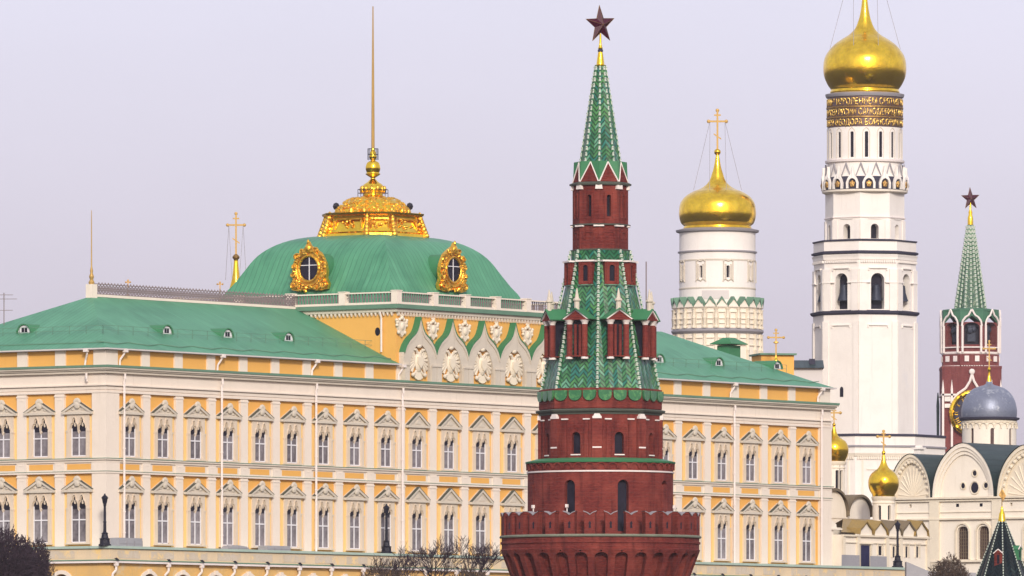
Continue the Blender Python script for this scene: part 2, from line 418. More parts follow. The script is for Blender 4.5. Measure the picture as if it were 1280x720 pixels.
# ------------------------------------------------------------ ground
def terr(x, y):
    t = max(0, min(1, (y - 775) / 75)); t = t*t*(3-2*t)
    return -8 + 20*t
gm = MB()
ys = [-3000, -500, 0, 400, 700] + [775 + 7.5*i for i in range(11)] + [900, 1000, 1200, 1600, 2500, 5000, 9000]
xs = [-6000, -2000, -600, -300, -150, -75, 0, 75, 150, 300, 600, 2000, 6000]
for j in range(len(ys) - 1):
    for i in range(len(xs) - 1):
        q = [(xs[i], ys[j]), (xs[i+1], ys[j]), (xs[i+1], ys[j+1]), (xs[i], ys[j+1])]
        gm.face([(a, b, terr(a, b)) for a, b in q])
tag(gm.build('ground', 'ground'), None, None, kind='structure')

# ------------------------------------------------------------ generic ornaments
def cross_mesh(hgt, wid, t, slanted=True, knobs=True):
    m = MB()
    m.box(-t, t, -t, t, 0, hgt)
    zb = hgt * .72
    m.box(-wid, wid, -t*.9, t*.9, zb - t, zb + t)
    m.box(-wid*.38, wid*.38, -t*.85, t*.85, hgt*.88 - t*.8, hgt*.88 + t*.8)
    if slanted: m.prism([(-wid*.42, hgt*.34 + t*1.8), (-wid*.42, hgt*.34 + t*3.4), (wid*.42, hgt*.30 - t*.4), (wid*.42, hgt*.30 - t*2)], -t*.8, t*.8)
    if knobs:
        for x, z in ((-wid, zb), (wid, zb), (0, hgt)): m.ell((x, 0, z), (t*2.1, t*1.2, t*2.1), 8, 5)
    return m
def add_cross(p, parent, y0, y1, wpx, tpx, mat='gold', slanted=True, wires=None, rz=0, r_at=None):
    z0 = p.h(y1); hgt = p.h(y0) - z0
    c = cross_mesh(hgt, wpx*p.k, tpx*p.k*1.2, slanted).build('cross', 'crossgold', parent, loc=(0, 0, z0), rot=rz)
    if wires:
        rw, yw = wires; m = MB()
        for sx in (-1, 1):
            for q in (.35, 1.0):
                m.tube((sx*wpx*p.k*.85, 0, z0 + hgt*.72), (sx*rw*p.k*q, -rw*p.k*(.9 if q < 1 else .2), p.h(yw)), .03*p.k/.1 + .008, n=4)
        m.build('guy_wires', 'wire', parent, merge=False)
    return c
def star(p, parent, yc, Rpx, rpx, yaw, roll):
    Ro = Rpx*p.k; ri = rpx*p.k; zc = p.h(yc)
    pts = []
    for i in range(10):
        a = math.pi/2 + i*math.pi/5 + roll; r = Ro if i % 2 == 0 else ri
        pts.append((r*math.cos(a), 0, r*math.sin(a)))
    m = MB()
    for i in range(10):
        a = pts[i]; b = pts[(i+1) % 10]
        m.face([a, b, (0, -ri*.62, 0)]); m.face([b, a, (0, ri*.62, 0)])
    s = m.build('star', 'ruby', parent, ang=5, loc=(0, 0, zc), rot=yaw)
    g = MB()
    for i in range(10): g.tube(pts[i], pts[(i+1) % 10], .018*Ro/1.5, n=5)
    for i in range(0, 10, 2):
        g.tube(pts[i], (0, -ri*.62, 0), .010*Ro/1.5, n=4)
    g.build('star_rim', 'golddull', s, merge=False)
    return s

def gen_ring(Rr, zlo, zhi, n=64, th0=0, inner=None):
    m = MB(); m.lathe([(Rr, zlo), (Rr, zhi)], n, th0); return m

hz = MB(); hz.box(-6100, 6100, -3100, 9100, -9.2, 112)
hm = bpy.data.materials.new('haze'); hm.use_nodes = True; hn = hm.node_tree; hn.nodes.clear()
ho = hn.nodes.new('ShaderNodeOutputMaterial'); hv = hn.nodes.new('ShaderNodeVolumePrincipled')
hv.inputs['Color'].default_value = (.86, .83, .90, 1); hv.inputs['Density'].default_value = 0.00004; hn.links.new(hv.outputs[0], ho.inputs['Volume'])
M['haze'] = hm
tag(hz.build('haze', 'haze', merge=False), None, None, kind='stuff')

# =====================================================================================
# THE PALACE
# =====================================================================================
AL = math.atan2(.811, .585); CA, SA = math.cos(AL), math.sin(AL)
PC = (-508 * 890 / F, 890.0); G0 = 12.0; L, W = 123.7, 24.5
def tpx(px, b=0.0):
    k = (px - 640) / F
    return (k*(PC[1] + CA*b) - PC[0] + SA*b) / (CA - k*SA)
def bpx(px, t=0.0):
    k = (px - 640) / F
    return -(k*(PC[1] + SA*t) - PC[0] - CA*t) / (SA + k*CA)
def Hl(y, t=0.0, b=0.0):   # local height in the palace for pixel row y at plan (t,b)
    return (HY - y) * (PC[1] + SA*t + CA*b) / F - G0
palace = thing('palace', 'long yellow and white palace with green hipped roofs and a domed central block', 'palace', (PC[0], PC[1], G0), AL)
z_base, z_s1, z_s2, z_ped, z_fr, z_co, z_at, z_ev = [ (HY - y)*890/F - G0 for y in (683, 590, 573, 515, 491, 463, 457, 435)]
z_rid = 43.4 - G0
MB().box(0, L, 0, W, 0, z_ev - .05).build('wall', 'yellow', palace)
fz = MB(); fz.box(-.22, L+.22, -.22, W+.22, z_fr, z_co)
fz.box(-.34, L+.34, -.34, W+.34, z_fr + .02, z_fr + .22); fz.box(-.30, L+.30, -.30, W+.30, z_fr + .34, z_fr + .62)
fz.box(-.48, L+.48, -.48, W+.48, z_fr + .70, z_fr + .82)
fz.build('frieze', 'white', palace)
cn = MB(); cn.box(-.55, L+.55, -.55, W+.55, z_co - .25, z_co); cn.box(-.70, L+.70, -.70, W+.70, z_co, z_co + .14); cn.box(-.85, L+.85, -.85, W+.85, z_co + .14, z_co + .30)
cn.build('cornice', 'stone', palace)
MB().box(-.92, L+.92, -.92, W+.92, z_co + .303, z_at + .06).build('cornice_flashing', 'edge', palace)
sc_ = MB(); sc_.box(-.16, L+.16, -.16, W+.16, z_s1 + .02, z_s2 - .05); sc_.box(-.36, L+.36, -.36, W+.36, z_s1 - .10, z_s1 + .08)
sc_.box(-.30, L+.30, -.30, W+.30, z_s2 - .35, z_s2 - .12); sc_.box(-.46, L+.46, -.46, W+.46, z_s2 - .12, z_s2)
MB().box(-.50, L+.50, -.50, W+.50, z_s2 + .003, z_s2 + .06).box(-.40, L+.40, -.40, W+.40, z_s1 + .083, z_s1 + .12).build('ledge_flashing', 'edge', palace)

win_t = [3.46 + 5.14*i for i in range(9)] + [49.8 + 5.4*i for i in range(5)] + [77.1 + 5.28*i for i in range(9)]
win_b = [12.4 + 4.65*i for i in (-2, -1, 0, 1, 2)]
def mids(w_, end):
    return [(a + b)/2 for a, b in zip(w_[:-1], w_[1:])]
# yellow panels in the string course
pn = sc_; pn.cur = 1
for t in win_t: pn.box(t - 1.55, t + 1.55, -.18, 0, z_s1 + .28, z_s2 - .48)
for b in win_b: pn.box(-.18, 0, b - 1.45, b + 1.45, z_s1 + .28, z_s2 - .48)
pn.build('string_course', ['white', 'yellow'], palace)
# pilasters
def pilaster_mb(hw):
    m = MB()
    m.box(-hw, hw, -.26, 0, z_base - .3, z_s1 - .10); m.box(-hw - .06, hw + .06, -.31, 0, z_s1 - .42, z_s1 - .3); m.box(-hw*.45, hw*.45, -.29, 0, z_s1 - .75, z_s1 - .66)
    m.box(-hw - .03, hw + .03, -.285, 0, z_s1 + .13, z_s2 - .36); m.box(-hw*.45, hw*.45, -.31, 0, z_s1 + .7, z_s1 + .78)
    m.box(-hw, hw, -.26, 0, z_s2 + .06, z_fr); m.box(-hw - .06, hw + .06, -.31, 0, z_fr - .3, z_fr - .16); m.box(-hw*.45, hw*.45, -.29, 0, z_fr - .62, z_fr - .52)
    m.box(-hw - .05, hw + .05, -.16, 0, z_at + .07, z_ev - .1)
    return m
pil = pilaster_mb(.58).build('pilaster', 'white', palace)
pl_t = mids(win_t, L); pl_b = mids(win_b, W)
pil.location = (pl_t[0], 0, 0)
for t in pl_t[1:]: dup(pil, palace, (t, 0, 0))
for b in pl_b: dup(pil, palace, (0, b, 0), R(-90))
def pier(x0, x1, y0, y1, nm='corner_pier'):
    m = MB(); m.box(x0, x1, y0, y1, z_base - .3, z_s1 - .10).box(x0-.03, x1+.03, y0-.03, y1+.03, z_s1 + .13, z_s2 - .36).box(x0, x1, y0, y1, z_s2 + .06, z_fr)
    m.box(x0 + .1, x1 - .1, y0 + .1, y1 - .1, z_at + .07, z_ev - .1)
    m.build(nm, 'white', palace)
pier(-.29, 1.75, -.29, 1.45); pier(L - 1.9, L + .29, -.29, 1.5); pier(-.29, 1.0, W - 1.2, W + .29)
# pale strips beside the windows + windows
def ogee_half(x, hw, zs, za, zp):
    """opening top at x in [-hw, hw]: two pointed lobes with a pendant between"""
    u = abs(x) / hw        # 0 centre, 1 jamb
    q = abs(u - .5) / .5; zm = za - .50
    if q < .46: return zm + (za - zm) * math.sqrt(1 - (q/.46)**2 * .86)
    zl = zs if u > .5 else zp; zt = zm - .02
    return zl + (zt - zl) * math.sqrt(max(0, 1 - ((q - .46)/.54)**2))
def window_parts(plain, h_sill, h_top, h_ped, side):
    hw = .93; sw = 1.36; ped_w = 1.66
    H_ = h_ped - h_sill
    s = MB()
    zs = h_top - 1.0; za = h_top; zp = h_top - 1.25
    xs_ = [-hw + 2*hw*i/52 for i in range(53)]
    f = -.32
    for a, b in zip(xs_[:-1], xs_[1:]):
        za_, zb_ = ogee_half(a, hw, zs, za, zp), ogee_half(b, hw, zs, za, zp)
        s.face([(a, f, za_), (b, f, zb_), (b, f, h_ped), (a, f, h_ped)])
        s.face([(a, f, za_), (b, f, zb_), (b, -.02, zb_), (a, -.02, za_)]); s.face([(a, -.22, za_ - .14), (b, -.22, zb_ - .14), (b, -.22, zb_ + .02), (a, -.22, za_ + .02)])
        # raised moulding following the arches
        s.face([(a, f-.09, za_ + .17), (b, f-.09, zb_ + .17), (b, f-.09, zb_ + .03), (a, f-.09, za_ + .03)])
        s.face([(a, f-.09, za_ + .17), (b, f-.09, zb_ + .17), (b, f, zb_ + .17), (a, f, za_ + .17)])
        s.face([(a, f-.09, za_ + .03), (b, f-.09, zb_ + .03), (b, f, zb_ + .03), (a, f, za_ + .03)])
    for sg in (-1, 1):
        x0, x1 = sorted((sg*hw, sg*sw)); s.box(x0, x1, f, 0, h_sill, h_ped)
        x0, x1 = sorted((sg*(hw + .06), sg*(hw + .24))); s.box(x0, x1, f - .07, f, h_sill, zs + .1)
        x0, x1 = sorted((sg*(sw - .2), sg*(sw + .04))); s.box(x0, x1, f - .05, 0, h_sill + .02, zs - .35)
        s.box(x0 - .04, x1 + .04, f - .1, 0, zs - .35, zs - .2)
    s.box(-sw - .1, sw + .1, f - .12, 0, h_sill - .02, h_sill + .14)
    pane = MB(); pane.box(-hw, hw, -.10, -.03, h_sill + .1, zp - .05); pane.cur = 1; pane.box(-hw, hw, -.10, -.03, zp - .049, za)  # arch head shade put into the colour: upper pane takes the dark material
    fr = MB()
    for x in (-hw + .04, 0, hw - .04):
        fr.box(x - .055, x + .055, -.17, -.103, h_sill + .14, (zp + .1) if x == 0 else zs)
    zt = h_sill + (za - h_sill) * .50
    fr.box(-hw, hw, -.18, -.105, zt - .06, zt + .06); fr.box(-hw, hw, -.17, -.104, h_sill + .14, h_sill + .24)
    for sg in (-1, 1):
        cx = sg*hw*.5; zm_ = (zs + za)/2 - .12
        s.prism([(cx + .09*math.cos(q), zm_ - .02 + .20*math.sin(q)) for q in [2*math.pi*i/12 for i in range(12)]], -.24, -.104)
    s.prism([(-.18, zp + .02), (.18, zp + .02), (0, zp - .28)], -.24, -.104)
    pd = MB()
    hp = 1.18 if plain else .95
    pd.prism([(-ped_w, h_ped + .003), (ped_w, h_ped + .003), (0, h_ped + hp)], -.36, 0)
    for sg in (-1, 1):
        pd.prism([(sg*(ped_w + .16), h_ped + .004), (sg*(ped_w + .16), h_ped + .14), (0, h_ped + hp + .22), (0, h_ped + hp - .06), (sg*(ped_w - .22), h_ped + .13)], -.56, -.001)
    pd.cur = 1
    for sg in (-1, 1): pd.prism([(sg*(ped_w + .18), h_ped + .13), (0, h_ped + hp + .20), (0, h_ped + hp + .27), (sg*(ped_w + .20), h_ped + .18)], -.58, -.25)
    pd.cur = 0
    pd.box(-ped_w - .2, ped_w + .2, -.54, -.002, h_ped - .12, h_ped + .10)
    if not plain:
        for k in range(5):
            a = math.pi * (k + .5) / 5; pd.ell((.30*math.cos(a), -.48, h_ped + hp + .04 + .24*math.sin(a)), (.17, .14, .24), 7, 5)
        pd.ell((0, -.48, h_ped + hp - .22), (.36, .18, .36), 8, 5)
        for sg in (-1, 1): pd.ell((sg*.62, -.38, h_ped + .36), (.26, .08, .12), 8, 4)
    else:
        pd.prism([(-.5, h_ped + .25), (.5, h_ped + .25), (0, h_ped + .65)], -.42, -.36)
    return s, pane, fr, pd
protos = {}
for nm, zsill, ztop, zped in (('low', z_base + .25, Hl(618.5), Hl(613)), ('up', z_s2 + .10, Hl(521.5), Hl(515.5))):
    for plain in (False, True):
        s, pane, fr, pd = window_parts(plain, zsill, ztop, zped, 0)
        o = s.build('window', 'surround', palace)
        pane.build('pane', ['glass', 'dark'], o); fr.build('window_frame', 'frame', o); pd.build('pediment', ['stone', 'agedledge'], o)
        for sg in (-1, 1):
            MB().box(min(sg*1.343, sg*1.80), max(sg*1.343, sg*1.80), -.17, 0, zsill - .15, zped - .13).build('side_strip', 'pale', o)
        protos[nm, plain] = [o, False]
def put_win(nm, plain, loc, rot):
    q = protos[nm, plain]
    if not q[1]: q[0].location = loc; q[0].rotation_euler = (0, 0, rot); q[1] = True
    else: dup(q[0], palace, loc, rot)
for nm in ('low', 'up'):
    for i, t in enumerate(win_t): put_win(nm, 9 <= i < 14, (t, 0, 0), 0)
    for b in win_b: put_win(nm, False, (0, b, 0), R(-90))
# hipped roof of the wing with a kick at the eaves
def roof_faces(m, ring, cut=None):
    """ring: list of (inset t0,t1,b0,b1,z) rectangles bottom to top"""
    for (p, q) in zip(ring[:-1], ring[1:]):
        A = [(p[0],p[2],p[4]),(p[1],p[2],p[4]),(p[1],p[3],p[4]),(p[0],p[3],p[4])]
        B = [(q[0],q[2],q[4]),(q[1],q[2],q[4]),(q[1],q[3],q[4]),(q[0],q[3],q[4])]
        for k in range(4):
            a0, a1, b1_, b0 = A[k], A[(k+1)%4], B[(k+1)%4], B[k]
            if cut and k == 0:
                v0 = a0[2]*1.5; dv = math.hypot(b0[1] - a0[1], b0[2] - a0[2])
                for l_, r_, lt, rt in ((a0[0], cut[0], b0[0], cut[0]), (cut[1], a1[0], cut[1], b1_[0])):
                    m.face([(l_, a0[1], a0[2]), (r_, a0[1], a0[2]), (rt, b0[1], b0[2]), (lt, b0[1], b0[2])], [(l_, v0), (r_, v0), (rt, v0+dv), (lt, v0+dv)])
                continue
            ax = 0 if k % 2 == 0 else 1
            dv = math.hypot(b0[1-ax] - a0[1-ax], b0[2] - a0[2]); v0 = a0[2]*1.5
            m.face([a0, a1, b1_, b0], [(a0[ax], v0), (a1[ax], v0), (b1_[ax], v0+dv), (b0[ax], v0+dv)])
rb = MB(); ov = .55
ring = [(-ov, L+ov, -ov, W+ov, z_ev), (1.0, L-1.0, 1.0, W-1.0, z_ev + .62), (13.3, L-13.3, 12.24, 12.26, z_rid)]
roof_faces(rb, ring, (46.6, 75.6))
rb.face([(-ov,-ov,z_ev),(46.6,-ov,z_ev),(46.6,W+ov,z_ev),(-ov,W+ov,z_ev)], [(0,0)]*4); rb.face([(75.6,-ov,z_ev),(L+ov,-ov,z_ev),(L+ov,W+ov,z_ev),(75.6,W+ov,z_ev)], [(0,0)]*4)
roof = rb.build('roof', 'roof', palace, ang=4)
gt = MB()
for (x0, x1, y0, y1) in ((-.72, 46.6, -.72, -.60), (75.6, L+.72, -.72, -.60), (-.72, L+.72, W+.60, W+.72), (-.72, -.60, -.60, W+.60), (L+.60, L+.72, -.60, W+.60)):
    gt.box(x0, x1, y0, y1, z_ev - .12, z_ev + .01)
gt.box(-.5, 46.55, -.5, W+.5, z_ev - .15, z_ev - .01); gt.box(75.65, L+.5, -.5, W+.5, z_ev - .15, z_ev - .01)
gt.build('eaves_gutter', 'patchgrey', palace)
def roof_z(t, b):
    d = min((t)/13.3, b/12.25, (L - t)/13.3, (W - b)/12.25)
    return z_ev + .62 + (z_rid - z_ev - .62) * max(0, (d*12.25 - 1) / 11.25)
# raised fold lines near the eaves
fl = MB()
for i in range(0, 25):
    t0 = L*i/25; t1 = L*(i+1)/25
    fl.tube((t0, 1.15, z_ev + .72), ((t0+t1)/2, .55, z_ev + .52), .05, n=4); fl.tube(((t0+t1)/2, .55, z_ev + .52), (t1, 1.15, z_ev + .72), .05, n=4)
fl.tube((.9, 1, z_ev + .62), (.9, W - 1, z_ev + .62), .05, n=4)
fl.build('snow_board', 'edge', roof, merge=False)
# roof guard rail
gr = MB()
def rail(p0, p1, n, hh=.85):
    p0 = Vector(p0); p1 = Vector(p1)
    for i in range(n + 1):
        p = p0.lerp(p1, i/n); gr.tube(p, p + Vector((0, 0, hh)), .028, n=4)
    for h in (hh, hh*.5): gr.tube(p0 + Vector((0,0,h)), p1 + Vector((0,0,h)), .026, n=4)
rail((3.4, 3.0, roof_z(20, 3.0)), (L - 3.4, 3.0, roof_z(20, 3.0)), 50); rail((3.4, 3.0, roof_z(3.2, 12)), (3.4, W - 3, roof_z(3.2, 12)), 9)
gr.build('snow_guard_rail', 'edge', roof, merge=False)
# dormers
def dormer(loc, rot, first=[None]):
    if first[0] is None:
        m = MB(); r = .78
        arc = [(r*math.cos(a), r*math.sin(a)) for a in [math.pi*i/10 for i in range(11)]]
        m.prism([(x, z) for x, z in arc], -.12, 0)
        d = m.build('dormer', 'frame', palace)
        g = MB(); 
        for (x0, x1) in ((-.34, -.04), (.04, .34)): g.box(x0, x1, -.15, -.121, .08, .56)
        g.build('pane', 'dark', d)
        h = MB(); R2 = .92
        for a, b in zip([math.pi*i/10 for i in range(10)], [math.pi*(i+1)/10 for i in range(10)]):
            P = lambda q, y: (R2*math.cos(q), y, R2*math.sin(q))
            h.face([P(a, -.3), P(b, -.3), P(b, 2.6), P(a, 2.6)]); 
            Q = lambda q, y: ((R2-.1)*math.cos(q), y, (R2-.1)*math.sin(q))
            h.face([P(a, -.3), P(b, -.3), Q(b, -.3), Q(a, -.3)]); h.face([Q(a, -.3), Q(b, -.3), Q(b, 0), Q(a, 0)])
        h.build('dormer_hood', 'green', d)
        d.location = loc; d.rotation_euler = (0, 0, rot); first[0] = d
    else: dup(first[0], palace, loc, rot)
for px in (207, 283, 359, 823, 897, 970): t = tpx(px, 4); dormer((t, 4, roof_z(40, 4) - .05), 0)
b = bpx(30, 4); dormer((4.2, b, roof_z(4.2, 12) - .05), R(-90))
# ridge cresting (ornamental lattice)
cg = MB(); z0 = z_rid + .22; hh = 1.0; t = 14.2
while t < 46:
    cg.tube((t, 12.25, z0), (t + .5, 12.25, z0 + hh), .045, n=4); cg.tube((t + .5, 12.25, z0), (t, 12.25, z0 + hh), .045, n=4)
    c = (t + .25, 12.25, z0 + hh*.5)
    pts = [(c[0] + .2*math.cos(a), c[1], c[2] + .3*math.sin(a)) for a in [math.pi*i/4 for i in range(9)]]; cg.path(pts, .045, 4)
    cg.ell((t + .25, 12.25, z0 + hh + .06), (.12, .06, .13), 6, 4)
    t += .5
cg.tube((13.6, 12.25, z0 + .05), (46.6, 12.25, z0 + .05), .06, n=4); cg.tube((13.6, 12.25, z0 + hh), (46.6, 12.25, z0 + hh), .055, n=4)
cg.build('ridge_cresting', 'greyiron', roof, merge=False)
MB().box(13.2, 46.6, 12.05, 12.45, z_rid - .05, z_rid + .2).build('ridge_cap', 'white', roof)
pf = MB(); pf.box(12.9, 13.7, 11.85, 12.65, z_rid - .2, z_rid + 1.15); pf.build('pedestal', 'white', roof)
rf = MB(); rf.lathe([(.26, 0), (.3, .2), (.16, .45), (.25, .75), (.12, 1.1), (.16, 1.3), (.07, 1.7), (.06, 2.6), (.045, 6.1), (.03, 7.2)], 10, c=(13.3, 12.25, z_rid + 1.15)); rf.build('finial', 'crossgold', roof)
# television aerial on the far hip
sq = .55; at_ = (13.3*(1 - .45), 12.25 + 12.25*.45)
b5 = bpx(5, 6.5); m = MB(); zz = roof_z(6.5, b5) - .5
m.tube((6.5, b5, zz), (6.5, b5, zz + 3.6), .05, n=5)
for h, l in ((3.4, .9), (3.0, 1.35), (1.9, .8)):
    m.tube((6.5 + l*.5, b5 - l*.8, zz + h), (6.5 - l*.5, b5 + l*.8, zz + h), .035, n=4)
    m.tube((6.5, b5, zz + h), (6.9, b5 - .8, zz + h), .03, n=4)
m.build('television_aerial', 'greyiron', roof, merge=False)
# small hooded chimney on the right wing
cx_ = tpx(911, 15); m = MB(); m.box(cx_-1.05, cx_+1.05, 14.2, 15.8, z_rid - 4, Hl(432, cx_, 15)); m.build('chimney', 'green', roof)
m = MB(); zt = Hl(431, cx_, 15)
roof_faces(m, [(cx_-1.6, cx_+1.6, 13.6, 16.4, zt + .1), (cx_-.5, cx_+.5, 14.6, 15.4, zt + .75)]); m.box(cx_-1.6, cx_+1.6, 13.6, 16.4, zt + .02, zt + .1); m.build('chimney_hood', 'green', roof)

# ---- central block
T0, T1, B1 = 46.6, 75.6, 27.0
zc0 = z_at; zbal0, zbal1 = Hl(380, T0), Hl(364.5, T0)
blk = MB(); blk.box(T0, T1, 0, B1, z_at + .07, zbal0 - .4); blk.build('attic_block_wall', 'yellow', palace)
cb = MB(); cb.box(T0-.35, T1+.35, -.35, B1+.35, zbal0 - .78, zbal0 - .42); cb.build('attic_cornice', 'stone', palace)
cb = MB(); cb.box(T0-.62, T1+.62, -.62, B1+.62, zbal0 - .42, zbal0 - .02); cb.build('attic_gutter', 'edge', palace)
dn = MB(); x = T0
while x < T1: dn.prism([(x, zbal0 - .79), (x + .28, zbal0 - .79), (x + .14, zbal0 - 1.15)], -.3, 0); x += .5
dd = MB(Matrix.Rotation(R(-90), 4, 'Z')); 
x = -B1
while x < -.2: dn2 = dd.prism([(x, zbal0 - .79), (x + .28, zbal0 - .79), (x + .14, zbal0 - 1.15)], -.3 + T0, T0); x += .5
dn.build('dentil_row', 'white', palace); dd.build('dentil_row', 'white', palace)
# balustrade
bt = MB()
for (x0,x1,y0,y1) in ((T0-.5,T1+.5,-.5,0),(T0-.5,T0,0,B1),(T1,T1+.5,0,B1),(T0-.5,T1+.5,B1,B1+.5)):
    bt.box(x0,x1,y0,y1,zbal0,zbal0+.22); bt.box(x0-.02,x1+.02,y0-.02,y1+.02,zbal1-.13,zbal1)
bt.build('balustrade_rails', 'white', palace)
posts_f = [T0 - .25, tpx(539), tpx(579), tpx(617), tpx(655), T1 + .25]
posts_l = [T0, ] 
pb = [-.25, 6.3, 12.9, 19.5, B1 + .25]
pst = None
def post(x, y, hwx=.38):
    global pst
    if pst is None:
        pst = MB().box(-.38, .38, -.38, .38, zbal0 + .003, zbal1 + .06).box(-.44, .44, -.44, .44, zbal1 + .06, zbal1 + .14).build('balustrade_post', 'white', palace, loc=(x, y, 0))
    else: dup(pst, palace, (x, y, 0))
for x in posts_f: post(x, -.25)
for y in pb[1:]: post(T0 - .25, y)
def balpanel(p0, p1):
    m = MB(); d = Vector(p1) - Vector(p0); n = int(d.length / .36)
    for i in range(1, n):
        p = Vector(p0).lerp(Vector(p1), i/n); m.box(p.x-.05, p.x+.05, p.y-.05, p.y+.05, zbal0+.22, zbal1-.13)
    zz = (zbal0 + zbal1)/2 + .08; q0 = Vector(p0); q1 = Vector(p1)
    m.tube((q0.x, q0.y, zz), (q1.x, q1.y, zz), .04, n=4)
    m.build('baluster_panel', 'greyiron', palace, merge=False)
for a, b in zip(posts_f[:-1], posts_f[1:]): balpanel((a+.4, -.25, 0), (b-.4, -.25, 0))
for a, b in zip(pb[:-1], pb[1:]): balpanel((T0-.25, a+.4, 0), (T0-.25, b-.4, 0))
balpanel((T0+.5, B1+.25, 0), (T1-.5, B1+.25, 0)); balpanel((T1+.25, .5, 0), (T1+.25, B1-.5, 0))
# pavilion dome
DT0, DT1, DB0, DB1 = 49.9, 72.0, 3.0, 24.2
dcx, dcy = (DT0 + DT1)/2, (DB0 + DB1)/2; hx, hy = (DT1-DT0)/2, (DB1-DB0)/2
prof = smooth_prof([(1.03, 43.55), (1.0, 45.2), (.935, 46.3), (.865, 47.6), (.795, 48.9), (.715, 49.85), (.60, 50.65), (.46, 51.15), (.30, 51.35), (.15, 51.4)], 3)
dm = MB(); roof_faces(dm, [(dcx-hx*f, dcx+hx*f, dcy-hy*f, dcy+hy*f, z - G0) for f, z in prof])
dome = dm.build('dome_roof', 'roof', palace, ang=30)
MB().box(DT0-.6, DT1+.6, DB0-.6, DB1+.6, zbal0 - .1, zbal0 + .12).build('dome_base', 'white', palace)
# oculi in gilded frames
def oculus(loc, rot, seed):
    rnd = random.Random(seed)
    h = MB()
    arc = [(1.35*math.cos(2*math.pi*i/20), 1.55*math.sin(2*math.pi*i/20)) for i in range(20)]
    h.prism(arc, .05, 3.8)
    o = h.build('oculus_dormer', 'green', palace, loc=loc, rot=rot); o.scale = (1.17, 1, 1.04)
    g = MB(); g.prism([(1.02*math.cos(2*math.pi*i/24), 1.2*math.sin(2*math.pi*i/24)) for i in range(24)], -.02, .04); g.build('pane', 'dark', o)
    fr = MB(); fr.box(-.035, .035, -.08, -.021, -1.18, 1.18); fr.box(-.98, .98, -.075, -.021, .30, .37); fr.build('window_frame', 'frame', o)
    m = MB()
    for rr, rad in ((1.06, .13), (1.38, .12)):
        pts = [(rr*math.cos(a), -.12, 1.17*rr*math.sin(a)) for a in [2*math.pi*i/28 for i in range(29)]]; m.path(pts, rad, 7)
    bk = [(-1.9, -2.0), (-1.2, -2.15), (0, -1.95), (1.2, -2.15), (1.9, -2.0), (2.05, -1.5), (1.75, -.9), (1.85, -.2), (1.7, .5), (1.45, 1.0), (1.15, 1.5), (.6, 1.9), (0, 2.25), (-.6, 1.9), (-1.15, 1.5), (-1.45, 1.0), (-1.7, .5), (-1.85, -.2), (-1.75, -.9), (-2.05, -1.5)]
    inner = [(1.15*math.cos(2*math.pi*i/20 - math.pi*.7), 1.32*math.sin(2*math.pi*i/20 - math.pi*.7)) for i in range(20)]
    n = len(bk)
    for i in range(n):
        a, b = bk[i], bk[(i+1)%n]; c, d = inner[(i+1)%n], inner[i]
        m.face([(a[0], -.05, a[1]), (b[0], -.05, b[1]), (c[0], -.1, c[1]), (d[0], -.1, d[1])])
        m.face([(a[0], -.05, a[1]), (b[0], -.05, b[1]), (b[0], .4, b[1]), (a[0], .4, a[1])])
    def scroll(cx, cz, r, turn, sg, th=.11):
        pts = []
        for i in range(15):
            q = i/14; a = turn + sg*q*2*math.pi*1.25; rr = r*(1 - q*.8); pts.append((cx + rr*math.cos(a), -.16 - .05*q, cz + rr*math.sin(a)))
        m.path(pts, th, 5)
    for sg in (-1, 1):
        scroll(sg*1.62, -1.55, .46, math.pi/2, sg, .14); scroll(sg*.85, -1.82, .34, math.pi/2, -sg, .12)
        scroll(sg*1.66, -.62, .34, -math.pi/2, -sg, .12); scroll(sg*1.6, .25, .3, math.pi/2, sg, .11)
        scroll(sg*1.3, 1.15, .34, 0, -sg, .12); scroll(sg*.7, 1.72, .3, 0, sg, .11)
    for i in range(46):
        a = rnd.uniform(0, 2*math.pi); r = rnd.uniform(1.45, 1.9)
        m.ell((r*math.cos(a)*1.0, -.16, r*1.12*math.sin(a) - .15), (rnd.uniform(.1, .22), .13, rnd.uniform(.1, .22)), 6, 4)
    m.prism([(-.7, 1.6), (.7, 1.6), (.3, 2.1), (0, 2.65), (-.3, 2.1)], -.3, .1)
    m.ell((0, -.3, 1.95), (.3, .22, .42), 8, 5); m.ell((0, -.25, 2.55), (.13, .13, .3), 6, 4)
    m.build('oculus_frame', 'goldorn', o, ang=50)
zo = (HY - 336)*938/F - G0
oculus((DT0 - .35, bpx(387, DT0 - .35), zo), R(-90), 3); oculus((tpx(566, DB0 - .2), DB0 - .2, zo), 0, 4)

# gilded lantern with its tall pole
LX, LY = dcx + .35, dcy + .2; ks = (PC[1] + SA*LX + CA*LY)/F
hh_ = lambda y: (HY - y)*ks - G0
def octa(s, c): return [(-s, -s+c), (-s+c, -s), (s-c, -s), (s, -s+c), (s, s-c), (s-c, s), (-s+c, s), (-s, s-c)]
ln = MB(); lev = [(4.75, 298), (4.7, 294), (4.45, 292), (4.2, 286), (4.0, 277), (4.05, 272), (4.5, 270.5), (4.55, 268), (3.9, 266.5)]
prev = None
for s_, y in lev:
    rgn = [(a, b, hh_(y)) for a, b in octa(s_, 1.84*s_/4.3)]
    if prev:
        for k in range(8): ln.face([prev[k], prev[(k+1)%8], rgn[(k+1)%8], rgn[k]])
    prev = rgn
ln.face(prev)
lantern = ln.build('lantern', 'gold', palace, ang=20, loc=(LX, LY, 0))
orn = MB(); rnd = random.Random(8)
oc = octa(4.15, 1.78)
